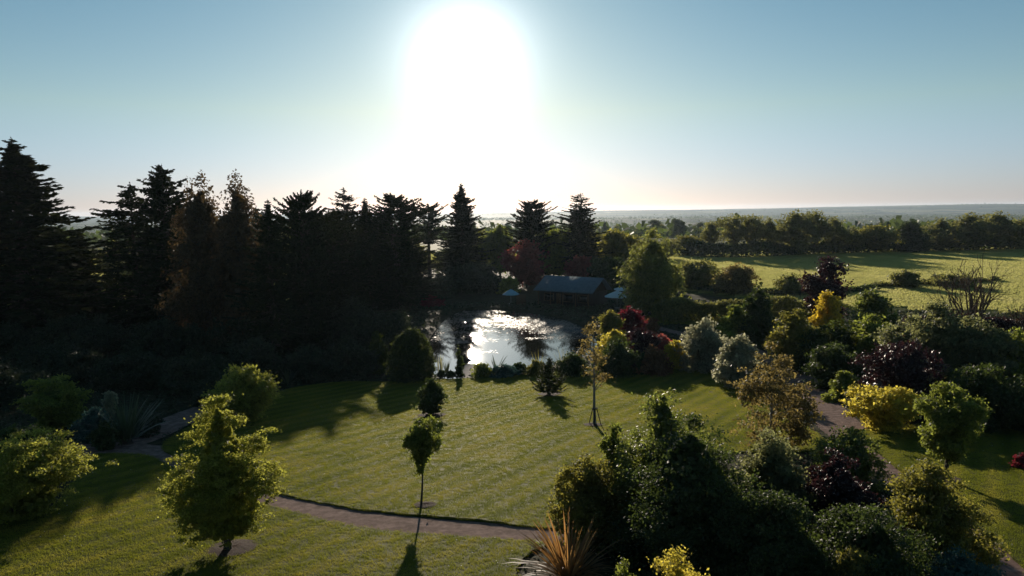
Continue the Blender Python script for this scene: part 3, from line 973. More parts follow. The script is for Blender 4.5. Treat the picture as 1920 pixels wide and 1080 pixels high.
# ------------------------------------------------------------------ left bank and shaded beds
LB = 'shaded shrubs in the dark left beds'
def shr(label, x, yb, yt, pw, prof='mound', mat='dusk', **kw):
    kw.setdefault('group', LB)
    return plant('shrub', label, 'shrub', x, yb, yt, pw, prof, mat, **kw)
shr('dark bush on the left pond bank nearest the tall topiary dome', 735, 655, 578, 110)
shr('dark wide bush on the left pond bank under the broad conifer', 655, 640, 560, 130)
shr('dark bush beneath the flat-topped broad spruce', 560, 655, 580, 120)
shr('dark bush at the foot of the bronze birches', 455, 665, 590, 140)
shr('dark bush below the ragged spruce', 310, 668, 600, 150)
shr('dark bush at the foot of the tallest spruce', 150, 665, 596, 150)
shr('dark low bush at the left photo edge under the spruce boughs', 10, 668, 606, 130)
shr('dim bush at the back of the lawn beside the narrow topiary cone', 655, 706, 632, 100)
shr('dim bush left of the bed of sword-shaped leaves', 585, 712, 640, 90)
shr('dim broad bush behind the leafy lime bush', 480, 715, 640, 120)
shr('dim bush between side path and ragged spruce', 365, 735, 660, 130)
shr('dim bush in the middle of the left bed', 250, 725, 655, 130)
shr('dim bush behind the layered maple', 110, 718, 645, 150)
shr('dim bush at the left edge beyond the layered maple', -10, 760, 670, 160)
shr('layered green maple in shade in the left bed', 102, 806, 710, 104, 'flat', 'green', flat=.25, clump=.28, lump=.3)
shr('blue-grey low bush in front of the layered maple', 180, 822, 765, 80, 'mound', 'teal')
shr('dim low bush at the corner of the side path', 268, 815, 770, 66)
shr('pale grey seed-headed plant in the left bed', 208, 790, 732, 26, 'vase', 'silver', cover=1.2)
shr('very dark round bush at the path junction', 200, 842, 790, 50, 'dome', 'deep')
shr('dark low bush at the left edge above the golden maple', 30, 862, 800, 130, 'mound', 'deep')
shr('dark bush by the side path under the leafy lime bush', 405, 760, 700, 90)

# ------------------------------------------------------------------ topiary and lawn trees
plant('topiary', 'large dark clipped yew dome beside the pond', 'topiary', 772, 714, 616, 88, 'dome', 'yew', cover=3.0, clump=.13, lump=.05, shell=.75, leafpx=2.6, boughs=0, stray=.02)
plant('topiary', 'smaller clipped yew cone left of the large dome', 'topiary', 709, 700, 619, 40, 'egg', 'yew', cover=2.8, clump=.2, lump=.08, shell=.7, leafpx=2.6, boughs=0, stray=.02)
plant('young_tree', 'small dark egg-shaped tree in a round bed on the lawn', 'tree', 811, 780, 702, 50, 'egg', 'deep', z0=.1, clump=.24, trunk=.07, lump=.12, leafpx=2.8)
ring(809, 781, 54, 'round brown bed under the small dark tree')
plant('young_tree', 'slender young maple with bare stem on the main lawn', 'tree', 790, 951, 785, 70, 'urn', 'green', z0=.40, tx=799, clump=.22, trunk=.055, lump=.35, cover=1.9, leafpx=2.7)
ring(797, 951, 44, 'small round bed at the foot of the slender young maple')
plant('brown_tree', 'slim bronze-leaved tree with pale staked trunk on the lawn', 'tree', 1115, 799, 582, 54, 'column', 'bronze', z0=.36, tx=1110, clump=.3, trunk=.11, cover=.42, lump=.35, bark='pale_bark', shell=.25, boughs=10, leafpx=2.8, cores=False)
ring(1112, 799, 36, 'round bed under the slim bronze-leaved tree')
conifer('young', 'young_conifer', 'small young conifer in a round bed near the pond', 1030, 742, 670, 56, None, .4)
ring(1031, 741, 46, 'round bed under the small young conifer')
plant('maple_tree', 'large bright green maple on the near lawn left of centre', 'tree', 428, 1036, 732, 205, 'pyramid', 'spring', z0=.13, tx=424, clump=.15, trunk=.13, cover=2.4, lump=.4, flat=.32, shell=.35, boughs=30, stray=.14, leafpx=2.6, maxn=38000)
ring(436, 1032, 92, 'round brown bed under the large bright maple')
plant('shrub', 'rounded lime-green bush behind the large bright maple', 'shrub', 457, 792, 684, 116, 'round', 'spring', cover=2.4, clump=.22, lump=.15)
plant('maple_shrub', 'spreading golden-tipped maple at the left edge by the path', 'shrub', 48, 972, 826, 200, 'flat', 'spring', cover=1.9, clump=.17, flat=.3, lump=.45, boughs=24, stray=.16, leafpx=2.7)
plant('maple_tree', 'leafy round-leaved tree on a short trunk on the right lawn', 'tree', 1773, 902, 716, 112, 'round', 'green', z0=.27, tx=1778, clump=.22, trunk=.12, cover=2.3, lump=.25)
ring(1776, 902, 52, 'round bed under the short-trunked tree on the right')

# stake tripod around the slim tree
def stakes():
    p = ground(1115, 799)
    root = empty('tree_stake', p, 'dark three-legged timber stake frame around the slim tree trunk', 'stake')
    for a in (20, 140, 260):
        a = math.radians(a)
        mb = MB()
        mb.tube([(math.cos(a) * .5, math.sin(a) * .5, -.1), (math.cos(a) * .14, math.sin(a) * .14, 1.25)], [.032, .03], 6)
        link('leg', mb.mesh('stake_leg', 'dark_timber'), root)
    mb = MB()
    an = np.linspace(0, 2 * math.pi, 13)
    mb.tube(np.stack([np.cos(an) * .17, np.sin(an) * .17, np.full(13, 1.2)], -1), np.full(13, .035), 5)
    link('tie', mb.mesh('stake_tie', 'dark_timber'), root)
stakes()

# ------------------------------------------------------------------ pond side plants
plant('shrub', 'low green bush by the pond left of the spiky plant', 'shrub', 905, 706, 681, 42, 'mound', 'green', leafpx=2.6)
plant('shrub', 'low blue-green bush at the pond edge under the spiky plant', 'shrub', 945, 708, 684, 50, 'mound', 'teal', leafpx=2.6)
plant('shrub', 'small dark round bush at the right of the blue-green bush', 'shrub', 972, 702, 680, 28, 'dome', 'deep', leafpx=2.6)
plant('shrub', 'yellowish green bush at the pond edge behind the young conifer', 'shrub', 1005, 704, 675, 42, 'mound', 'olive', leafpx=2.6)
plant('shrub', 'dark green bush at the pond edge left of the slim tree', 'shrub', 1072, 704, 664, 62, 'mound', 'deep', leafpx=2.8)
plant('shrub', 'tiny dark bush at the pond edge beside the upright column', 'shrub', 845, 707, 696, 18, 'dome', 'deep', leafpx=2.2)
plant('shrub', 'tiny dark bush next to the reeds at the topiary', 'shrub', 827, 706, 694, 18, 'dome', 'deep', leafpx=2.2)
plant('columnar_shrub', 'slim dark upright column at the pond edge casting a thin shadow', 'shrub', 861, 706, 643, 13, 'peak', 'deep', leafpx=2.2, clump=.5, lump=.1)

def blades(name, label, cat, x, y, hpx, n, spread, mat, group=None, wide=.05, up=.55, seed=3, rpx=None):
    p = ground(x, y); dp = depth(p)
    Lm = hpx * dp / F
    rng = np.random.default_rng(seed)
    mb = MB()
    for i in range(n):
        a = rng.uniform(0, 6.283)
        L = Lm * rng.uniform(.6, 1.25)
        tilt = abs(rng.normal(0, spread * .75)) + spread * .22; bend = rng.uniform(.3, 1.3)
        k = 6
        s = np.linspace(0, 1, k)
        ang = tilt + bend * s * tilt * 1.3
        hx = np.cumsum(np.sin(ang)) / k * L; hz = np.cumsum(np.cos(ang)) / k * L
        r0 = rng.uniform(0, .12) * Lm
        c = np.stack([math.cos(a) * (r0 + hx), math.sin(a) * (r0 + hx), hz - .05], -1)
        sd_ = np.array([-math.sin(a + rng.normal(0, .5)), math.cos(a), 0])
        wv = wide * rng.uniform(.7, 1.2) * np.array([.7, 1, 1, .85, .55, .06])
        V = np.stack([c - sd_ * wv[:, None] / 2, c + sd_ * wv[:, None] / 2], 1).reshape(-1, 3)
        Q = [(2 * j, 2 * j + 1, 2 * j + 3, 2 * j + 2) for j in range(k - 1)]
        mb.add(V, Q)
    root = empty(name, p, label, cat, group)
    link('leaves', mb.mesh('blade_leaves', mat), root)
    cr = MB(); cr.tube([(0, 0, -.1), (0, 0, .12 * Lm)], [.16 * Lm, .08 * Lm], 8)
    link('rootstock', cr.mesh('rootstock', 'soil', True), root)
    return root
blades('flax_plant', 'large bronze-orange spiky flax at the end of the path', 'plant', 1066, 1090, 112, 240, .82, 'phormium', wide=.07, seed=5)
blades('sword_plant', 'shaded clump of long sword-shaped leaves in the left bed', 'plant', 238, 832, 85, 110, .5, 'sword', wide=.09, seed=6)
blades('sword_plant', 'small shaded clump of pale spiky leaves behind the lawn', 'plant', 540, 722, 34, 60, .55, 'sword', wide=.09, seed=8)
blades('sword_plant', 'star-shaped spiky plant at the pond edge', 'plant', 931, 703, 38, 18, .28, 'sword', wide=.12, seed=9)
blades('reed_clump', 'thin pale reeds in the water beside the yew dome', 'reeds', 825, 701, 34, 40, .12, 'reed', wide=.05, seed=10)
blades('reed_clump', 'dark reeds in the shallows left of the upright column', 'reeds', 838, 703, 26, 30, .14, 'sword', wide=.06, seed=11)
blades('grass_clump', 'feathery tall grass at the pond edge behind the young conifer', 'reeds', 1010, 701, 40, 26, .3, 'olive', wide=.05, seed=12)
blades('grass_clump', 'thin grass clump at the pond edge left of the slim tree', 'reeds', 1058, 702, 44, 40, .3, 'reed', wide=.05, seed=13)

# pale stone landing at the pond edge
def landing():
    pts = smooth_closed(poly_px([(872, 682), (898, 681), (892, 704), (868, 705)]), 2)
    bm = bmesh.new()
    top = [bm.verts.new((x, y, .30)) for x, y in pts]
    f = bm.faces.new(top)
    if f.normal.z < 0: f.normal_flip()
    ex = bmesh.ops.extrude_face_region(bm, geom=[f])
    for v in [g for g in ex['geom'] if isinstance(g, bmesh.types.BMVert)]:
        v.co.z = -.5
    bmesh.ops.recalc_face_normals(bm, faces=bm.faces[:])
    me = bpy.data.meshes.new('stone_landing'); bm.to_mesh(me); bm.free()
    me.materials.append(MAT['stone'])
    tag(link('stone_landing', me), 'pale stone landing at the near pond edge', None, None, 'structure')
landing()

# ------------------------------------------------------------------ island bed right of the pond
plant('shrub', 'dark red shrub at the top of the bed right of the pond', 'shrub', 1182, 640, 573, 54, 'round', 'claret', clump=.25, leafpx=3)
plant('shrub', 'yellow-green feathery shrub beside the dark red shrub', 'shrub', 1143, 648, 576, 50, 'round', 'olive', clump=.25, leafpx=3)
plant('shrub', 'bright yellow-edged low shrub behind the slim tree', 'shrub', 1152, 672, 612, 62, 'mound', 'yellow', clump=.25, leafpx=3)
plant('shrub', 'dark purple shrub in the middle of the pond bed', 'shrub', 1198, 690, 612, 78, 'dome', 'plum', leafpx=3)
plant('shrub', 'red-pink shrub at the right of the pond bed', 'shrub', 1240, 684, 622, 52, 'dome', 'redpink', leafpx=3)
plant('shrub', 'cream-green shrub at the right end of the pond bed', 'shrub', 1266, 692, 634, 42, 'dome', 'yellow', leafpx=3, cover=1.8)
plant('shrub', 'dark green bush at the front of the pond bed', 'shrub', 1160, 703, 636, 92, 'mound', 'deep', leafpx=3)
plant('shrub', 'russet low bush in front of the dark purple shrub', 'shrub', 1222, 702, 650, 70, 'mound', 'rust', leafpx=3, cover=1.6)
plant('shrub', 'low rust and green bush on the bank below the willow-like tree', 'shrub', 1222, 622, 596, 40, 'mound', 'rust', leafpx=3)
plant('shrub', 'tall pale silver shrub at the back of the lawn', 'shrub', 1322, 694, 598, 94, 'dome', 'silver', lump=.3, clump=.2)
plant('shrub', 'pale silver shrub nearer the lawn beside the bronze tree', 'shrub', 1384, 728, 628, 82, 'dome', 'silver', lump=.18, clump=.2)
plant('shrub', 'bright green low bush between the two silver shrubs', 'shrub', 1372, 676, 620, 44, 'mound', 'green', leafpx=3)

# ------------------------------------------------------------------ right border
plant('bronze_tree', 'bronze-green young tree on the right of the lawn', 'tree', 1446, 838, 634, 152, 'pyramid', 'bronze', z0=.08, tx=1443, clump=.15, trunk=.12, cover=1.25, lump=.4, shell=.3, boughs=26, stray=.14, cores=False, bark='pale_bark')
plant('columnar_conifer', 'tall dark columnar conifer behind the silver shrubs', 'tree', 1420, 650, 530, 58, 'column', 'deep', cover=2.4, lump=.2, clump=.25)
plant('shrub', 'dark green bush left of the columnar conifer', 'shrub', 1378, 640, 566, 64, 'dome', 'green')
plant('shrub', 'dome-shaped bush with yellowish top in the right border', 'shrub', 1486, 690, 574, 88, 'dome', 'olive', cover=2.4)
plant('plum_tree', 'dark purple-leaved tree standing above the golden bush', 'tree', 1550, 620, 474, 84, 'round', 'plum', z0=.1, cover=1.3, lump=.4, clump=.22)
plant('golden_shrub', 'brilliant golden-yellow bush below the purple-leaved tree', 'shrub', 1552, 640, 540, 64, 'round', 'gold', clump=.2, lump=.5, boughs=12, stray=.15)
plant('shrub', 'dark glossy green bush right of the golden bush', 'shrub', 1636, 660, 534, 78, 'dome', 'glossy')
plant('shrub', 'deep green bush under the golden bush', 'shrub', 1560, 702, 600, 110, 'dome', 'yew', cover=2.4)
plant('shrub', 'dark green bush below the glossy bush in the right border', 'shrub', 1630, 706, 590, 104, 'dome', 'green')
plant('shrub', 'large grey-green feathery shrub in front of the bare tree', 'shrub', 1752, 730, 566, 178, 'dome', 'grey', cover=2.6, lump=.25, clump=.18)
plant('shrub', 'broad grey-green shrub right of the feathery shrub', 'shrub', 1838, 742, 604, 120, 'dome', 'grey', cover=2.4, lump=.2)
plant('shrub', 'yellow-edged green shrub at the far right edge', 'shrub', 1905, 742, 612, 110, 'dome', 'green', cover=2.4)
plant('smoke_bush', 'dark purple smoke bush above the yellow flat-topped bush', 'shrub', 1684, 776, 634, 150, 'round', 'plum', clump=.2, lump=.35, cover=1.8)
plant('shrub', 'small green bush beside the right path', 'shrub', 1580, 752, 690, 66, 'mound', 'green')
plant('shrub', 'yellow-green flat-topped bush by the right lawn', 'shrub', 1656, 806, 730, 126, 'flat', 'yellow', clump=.18, flat=.3, cover=1.9, lump=.4, stray=.12)
plant('shrub', 'dark bush in the shade above the right lawn', 'shrub', 1830, 800, 680, 150, 'dome', 'deep')
plant('shrub', 'dark bush at the right edge above the lawn', 'shrub', 1960, 810, 690, 170, 'dome', 'deep')
plant('shrub', 'dark bush behind the purple smoke bush', 'shrub', 1560, 728, 640, 100, 'dome', 'deep')
plant('shrub', 'small reddish bush on the shaded lawn at the right edge', 'shrub', 1922, 880, 850, 44, 'mound', 'claret', leafpx=3)

# ------------------------------------------------------------------ foreground shrub mass
plant('climber_tree', 'tall pointed green shrub rising from the foreground mass', 'shrub', 1250, 1010, 698, 250, 'peak', 'glossy', cover=2.6, clump=.14, lump=.4, tx=1238, boughs=30, stray=.12)
plant('shrub', 'narrow upright green shrub at the left shoulder of the foreground mass', 'shrub', 1150, 985, 776, 62, 'column', 'green', clump=.35, lump=.2)
plant('shrub', 'small-leaved dark rounded shrub at the left of the foreground mass', 'shrub', 1104, 1020, 850, 140, 'dome', 'olive', cover=2.3, clump=.2, lump=.2)
plant('shrub', 'big dark dome in the middle of the foreground mass', 'shrub', 1290, 1075, 775, 260, 'dome', 'deep', cover=2.8, clump=.16)
plant('shrub', 'pale-leaved rounded shrub right of the big dark dome', 'shrub', 1440, 1010, 806, 160, 'dome', 'grey', cover=2.6, clump=.2, lump=.2)
plant('shrub', 'deep purple shrub in the foreground mass', 'shrub', 1560, 1020, 838, 150, 'dome', 'plum', cover=2.6, clump=.2)
plant('shrub', 'dark rounded shrub behind the deep purple shrub', 'shrub', 1590, 912, 802, 120, 'dome', 'glossy', clump=.22)
plant('shrub', 'wide olive-green shrub along the right path edge', 'shrub', 1735, 1080, 868, 205, 'dome', 'olive', cover=2.6, clump=.18, lump=.2)
plant('shrub', 'dark shrub filling the lower middle of the foreground mass', 'shrub', 1450, 1130, 920, 230, 'dome', 'deep', cover=2.5)
plant('shrub', 'dark shrub at the bottom below the olive-green shrub', 'shrub', 1620, 1160, 950, 220, 'dome', 'deep', cover=2.5)
plant('shrub', 'bright yellow bush at the bottom edge of the photo', 'shrub', 1268, 1290, 1030, 160, 'mound', 'yellow', clump=.22, lump=.25)
plant('shrub', 'small green bush at the bottom between flax and yellow bush', 'shrub', 1168, 1180, 1050, 66, 'mound', 'green', clump=.3)
plant('shrub', 'thin leafy sprig above the yellow bush', 'shrub', 1234, 1085, 1004, 26, 'column', 'green', clump=.5, cover=1.6)
plant('shrub', 'blue-green bush at the bottom right corner', 'shrub', 1800, 1150, 1030, 170, 'mound', 'teal', cover=2.2, clump=.2, lump=.25)
plant('shrub', 'dim olive bush at the bottom between dark shrubs', 'shrub', 1600, 1190, 1016, 90, 'dome', 'olive')

# ------------------------------------------------------------------ bare tree
def bare_tree(label, x, yb, yt, pw, seed, mat='copper'):
    rng = np.random.default_rng(seed)
    p, dp, H, R = span(x, yb, yt, pw)
    root = empty('bare_tree', p, label, 'tree')
    wood = MB(); tips = []
    def grow(s, d, L, r, lev):
        n = 5
        P = [s]; dd = d.copy()
        for i in range(n - 1):
            dd = unit(dd + rng.normal(0, .09, 3) + np.array([0, 0, .05]))
            P.append(P[-1] + dd * L / (n - 1))
        P = np.array(P)
        wood.tube(P, np.maximum(np.linspace(r, r * .5, n), .028), 5 if lev < 2 else 4)
        if lev >= 3:
            tips.append(P[-1]); tips.append(P[2]); return
        for k in range(3 if lev < 2 else 2):
            j = rng.integers(1, n)
            nd_ = unit(dd + rng.normal(0, .42, 3) + np.array([0, 0, .12]))
            grow(P[j], nd_, L * rng.uniform(.45, .7), r * .5, lev + 1)
    for k in range(13):
        a = 6.283 * k / 13 + rng.uniform(-.3, .3)
        til = rng.uniform(.08, .75)
        d = unit(np.array([math.cos(a) * til, math.sin(a) * til, 1]))
        grow(np.array([math.cos(a) * .15, math.sin(a) * .15, -.1]), d, H * .66, .017 * H, 0)
    V = np.vstack(wood.V)
    sx = R / np.percentile(np.abs(V[:, 0]), 99); sz = H / np.percentile(V[:, 2], 98.5)
    wood.V = [v * np.array([sx, sx, sz]) for v in wood.V]
    link('trunk', wood.mesh('bare_branches', 'twig', True), root)
    T = np.array(tips) * np.array([sx, sx, sz])
    T = T[rng.uniform(0, 1, len(T)) < .35]
    n = len(T)
    lf = MB(); s = 2.2 * dp / 731
    lf.leaves(T + rng.normal(0, .1, (n, 3)), rng.normal(0, 1, (n, 3)), rng.normal(0, 1, (n, 3)), np.full(n, s * .8), np.full(n, s * .5))
    link('crown', lf.mesh('sparse_leaves', mat), root)
bare_tree('nearly bare many-stemmed tree against the bright field', 1822, 622, 494, 122, 21)
bare_tree('small bare twiggy shrub at the far right edge of the field', 1926, 628, 574, 50, 22)

# ------------------------------------------------------------------ hedges
def hedge(name, label, pts, hpx, wpx, mat, cover=2.2, leafpx=3.0, lump=.3, group=None, seed=1):
    W2 = np.array([ground(*p) for p in pts])
    C = smooth_open(W2[:, :2], 8)
    seg = np.hypot(*np.diff(C, axis=0).T); cum = np.concatenate([[0], np.cumsum(seg)])
    dp = float(np.mean([depth(p) for p in W2]))
    H = hpx * dp / F; Wd = wpx * dp / F
    rng = np.random.default_rng(seed)
    leaf = leafpx * dp / 731
    area = cum[-1] * (2 * H + Wd)
    n = int(min(30000, cover * area / (.3 * leaf * leaf)))
    s = rng.uniform(0, cum[-1], n)
    cx = np.interp(s, cum, C[:, 0]); cy = np.interp(s, cum, C[:, 1])
    k = rng.uniform(0, 6.28, 6)
    hh = H * (1 + lump * (np.sin(s / (H * .9) + k[0]) + np.sin(s / (H * 2.1) + k[1]) + .6 * np.sin(s / (H * .4) + k[2])) / 2.4)
    a = rng.uniform(0, math.pi, n)
    rho = 1 - .5 * rng.uniform(0, 1, n) ** 2
    T = np.gradient(C, axis=0); tx = np.interp(s, cum, unit(T)[:, 0]); ty = np.interp(s, cum, unit(T)[:, 1])
    o_ = np.cos(a) * rho * Wd * .5
    z = np.abs(np.sin(a)) ** .7 * rho * hh
    P = np.stack([cx - ty * o_, cy + tx * o_, z], -1)
    P += rng.normal(0, leaf * .3, P.shape)
    z0 = base_z(P[:, 0], P[:, 1])
    P[:, 2] = np.maximum(P[:, 2], leaf * .2) + z0
    org = W2[len(W2) // 2]
    P -= org
    Nn = unit(np.stack([-ty * np.cos(a), tx * np.cos(a), np.sin(a)], -1) * .6 + rng.normal(0, .6, (n, 3)))
    mb = MB()
    mb.leaves(P, rng.normal(0, 1, (n, 3)), Nn, leaf * rng.uniform(.7, 1.3, n), leaf * .6 * rng.uniform(.7, 1.3, n))
    root = empty(name, org, label, 'hedge', group)
    link('foliage', mb.mesh('hedge_foliage', mat), root)
    st = MB()
    for q in np.arange(.3, cum[-1], max(1.2, H * .8)):
        x_ = np.interp(q, cum, C[:, 0]); y_ = np.interp(q, cum, C[:, 1]); z_ = float(base_z(x_, y_))
        b = np.array([x_, y_, z_]) - org
        st.tube([b - [0, 0, .1], b + [rng.normal(0, .1), 0, H * .35], b + [rng.normal(0, .2), rng.normal(0, .1), H * .75]], [.05, .035, .015], 5)
    tag(link('stems', st.mesh('hedge_stems', 'bark', True), root), kind='stuff')
    return root
hedge('hedge', 'long dark field hedge below the distant tree row', [(1262, 478), (1340, 482), (1420, 481), (1500, 477), (1600, 474), (1700, 471), (1800, 469), (1930, 466)], 22, 40, 'deep', seed=2)
hedge('hedge', 'dark garden boundary hedge with brownish top behind the willow-like tree', [(1240, 606), (1300, 598), (1360, 600), (1430, 606), (1520, 618)], 42, 50, 'hedgerow', seed=3)
hedge('hedge', 'low dark hedge across the field with scattered bushes', [(1265, 534), (1320, 545), (1400, 552), (1450, 553), (1540, 552), (1640, 545)], 9, 24, 'deep', seed=4)
hedge('hedge', 'low brown hedge trailing right across the field', [(1640, 540), (1700, 536), (1770, 533), (1830, 530), (1870, 527)], 8, 18, 'hedgerow', seed=5)
hedge('hedge', 'dark low hedge at the field edge behind the grey-green shrubs', [(1700, 612), (1760, 612), (1840, 618), (1930, 625), (2000, 630)], 22, 40, 'plum', seed=6)
FB = 'round bushes along the field hedge'
def fb(label, x, yb, yt, pw, mat='hedgerow', prof='dome'):
    plant('bush', label, 'bush', x, yb, yt, pw, prof, mat, group=FB, leafpx=2.8, clump=.25)
fb('wide dark bush in the field beside the willow-like tree', 1306, 542, 487, 84)
fb('big brown-topped round bush in the field left of the fence posts', 1384, 552, 497, 80, 'bronze')
fb('round field bush right of the fence posts', 1482, 553, 516, 58)
fb('round field bush right of the purple-leaved tree', 1698, 540, 506, 52)
fb('long low brown bush in the field beside the bare tree', 1780, 538, 515, 74, 'hedgerow', 'mound')

# ------------------------------------------------------------------ hedgerow trees beyond the field (shared crowns)
TL = {}
def tree_kind(key, prof, mat, z0, seed, cover=1.5, lump=.35, clump=.25, H=14., R=6., leaf=.75, shell=.35):
    rng = np.random.default_rng(seed)
    mb, C = crown_mb(rng, H, R, prof, z0, leaf, cover, clump, lump=lump, shell=shell)
    tb = trunk_mb(rng, H, .32, .75, C, z0, 16)
    TL[key] = (H, R, mb.mesh(key + '_crown', mat), tb.mesh(key + '_trunk', 'bark', True))
tree_kind('oak_a', 'round', 'hedgerow', .14, 31, cover=1.1, lump=.45)
tree_kind('oak_b', 'dome', 'hedgerow', .16, 32, cover=1.15, lump=.45)
tree_kind('ash', 'vase', 'hedgerow', .22, 33, cover=.9, lump=.45)
tree_kind('lime', 'round', 'olive', .1, 34)
tree_kind('dark', 'dome', 'deep', .06, 35, cover=2)
def ftree(kind, label, x, yb, yt, pw, group, i=0, name='field_tree', cat='tree'):
    p, dp, H, R = span(x, yb, yt, pw)
    h0, r0, cm, wm = TL[kind]
    root = empty(name, p, label, cat, group, i * 1.7, (R / r0, R / r0, H / h0))
    link('trunk', wm, root); link('crown', cm, root)
HG = 'trees along the hedge beyond the field'
for i, (k, lab, x, yb, yt, pw) in enumerate([
    ('lime', 'small rounded hedgerow tree just right of the willow-like tree', 1288, 479, 440, 54),
    ('ash', 'slim hedgerow tree at the left end of the tree row', 1332, 480, 416, 36),
    ('ash', 'first tree of the left tall clump in the hedgerow', 1375, 480, 404, 54),
    ('ash', 'middle tree of the left tall clump in the hedgerow', 1408, 480, 404, 50),
    ('oak_a', 'last tree of the left tall clump in the hedgerow', 1440, 479, 407, 46),
    ('oak_b', 'highest tree of the hedgerow left of the purple-leaved tree', 1488, 478, 393, 72),
    ('ash', 'tall tree directly behind the purple-leaved tree', 1526, 477, 396, 60),
    ('oak_a', 'tree of the hedgerow just right of the purple-leaved tree', 1562, 476, 405, 56),
    ('oak_a', 'low tree between the purple-leaved tree and the round lime tree', 1596, 475, 424, 44),
    ('lime', 'round light green hedgerow tree above the golden bush', 1642, 474, 420, 66),
    ('dark', 'dark dense hedgerow tree with a dome crown', 1708, 473, 414, 60),
    ('oak_a', 'spreading hedgerow tree right of the dark dense one', 1762, 471, 408, 66),
    ('oak_b', 'tall broad hedgerow tree above the bare tree', 1815, 470, 398, 76),
    ('oak_b', 'broadest hedgerow tree near the right edge of the photo', 1866, 469, 396, 80),
    ('lime', 'hedgerow tree cut off by the right edge of the photo', 1914, 468, 412, 50)]):
    ftree(k, lab, x, yb, yt, pw * 1.15, HG, i)
BG = 'trees behind the garden conifers'
for i, (k, lab, x, yb, yt, pw) in enumerate([
    ('oak_a', 'round tree behind the soft green tree beside the central spruce', 905, 516, 428, 60),
    ('lime', 'light tree between bare-topped spruce and yellow-green tree, further back', 1120, 500, 436, 60),
    ('oak_b', 'tree behind the left shoulder of the feathery willow-like tree', 1190, 490, 440, 64),
    ('oak_a', 'tree behind the right shoulder of the feathery willow-like tree', 1250, 486, 446, 50),
    ('dark', 'dark tree just left of the central spruce, further back', 846, 516, 462, 64),
    ('oak_b', 'tree behind the slim bare-trunked pine', 778, 520, 448, 70),
    ('oak_a', 'tree behind the small pointed spruce', 700, 522, 424, 90),
    ('dark', 'dark tree behind the thin bare-topped spire', 630, 525, 420, 90),
    ('oak_b', 'tree behind the dark spruce right of the bronze birches', 540, 525, 424, 90),
    ('dark', 'dark tree behind the bronze birches', 430, 560, 420, 120),
    ('dark', 'dark tree behind the ragged spruce', 300, 560, 440, 110),
    ('oak_a', 'tree behind the gap right of the tallest spruce', 222, 530, 452, 70),
    ('oak_b', 'tree at the left edge behind the tallest spruce', 8, 545, 455, 90),
    ('dark', 'dark tree just right of the tallest spruce, further back', 128, 560, 470, 80),
    ('dark', 'dark tree at the foot of the flat-topped broad spruce, further back', 580, 556, 440, 90),
    ('dark', 'dark tree at the foot of the broad rounded conifer, further back', 735, 552, 440, 90)]):
    ftree(k, lab, x, yb, yt, pw, BG, i + 3, 'broadleaf_tree')

# ------------------------------------------------------------------ far countryside
def far_trees():
    rng = np.random.default_rng(77)
    # individual dark trees in the middle distance
    G = 'distant dark trees on the plain'
    for i in range(46):
        y = rng.uniform(480, 900); px = rng.uniform(1100, 1460)
        x = (px - 960) / F * y
        z = float(base_z(x, y))
        k = ['dark', 'oak_b', 'oak_a', 'dark'][i % 4]
        h0, r0, cm, wm = TL[k]
        H = rng.uniform(8, 14); R = H * rng.uniform(.28, .5)
        root = empty('distant_tree', (x, y, z), 'small distant dark tree on the hazy plain', 'tree', G, i * 1.3, (R / r0, R / r0, H / h0))
        link('trunk', wm, root); link('crown', cm, root)
    mb = MB()
    def clump(x, y, n, w_, h):
        z = base_z(x, y)
        a = rng.uniform(0, 6.283, n); r = np.sqrt(rng.uniform(0, 1, n)) * w_ / 2
        P = np.stack([x + np.cos(a) * r, y + np.sin(a) * r, z + h * rng.uniform(.12, .95, n) * (1 - .5 * (2 * r / w_) ** 2)], -1)
        mb.leaves(P, rng.normal(0, 1, (n, 3)), rng.normal(0, 1, (n, 3)), np.full(n, h * .4), np.full(n, h * .34))
    for _ in range(300):                       # hedgerow lines
        y = math.exp(rng.uniform(math.log(430), math.log(5200)))
        x = rng.uniform(-.85, .85) * y
        L = rng.uniform(80, 260) * (1 + y / 3000); a = rng.normal(0, .25) if rng.uniform() < .75 else rng.uniform(0, 3.1)
        k = int(min(26, L / (9 + y / 250)))
        for j in range(k):
            f = (j / max(1, k - 1) - .5) * L + rng.normal(0, 4)
            h = rng.choice([4, 6, 10, 13]) * rng.uniform(.8, 1.2)
            xx, yy = x + f * math.cos(a), y + f * math.sin(a)
            if yy > 340:
                clump(xx, yy, 9, h * 1.3, h)
    for _ in range(95):                        # long shelter belts that read as layered dark lines
        y = math.exp(rng.uniform(math.log(900), math.log(7000))); x = rng.uniform(-.8, .8) * y
        L = rng.uniform(200, 700) * (.6 + y / 3500); a = rng.normal(0, .12)
        k = int(min(70, L / 16)); h0 = rng.uniform(8, 15)
        for j in range(k):
            f = (j / k - .5) * L; h = h0 * rng.uniform(.7, 1.25)
            clump(x + f * math.cos(a) + rng.normal(0, 5), y + f * math.sin(a) + rng.normal(0, 8), 8, h * 2.0, h)
    for _ in range(150):                        # small woods
        y = math.exp(rng.uniform(math.log(700), math.log(7600))); x = rng.uniform(-.85, .85) * y
        for j in range(26):
            h = rng.uniform(9, 16)
            clump(x + rng.normal(0, 60 + y / 30), y + rng.normal(0, 25 + y / 90), 8, h * 1.4, h)
    o = link('far_woodland', mb.mesh('far_woodland', 'deep'))
    tag(o, 'far hedgerows and woods fading into haze', None, None, 'stuff')
far_trees()

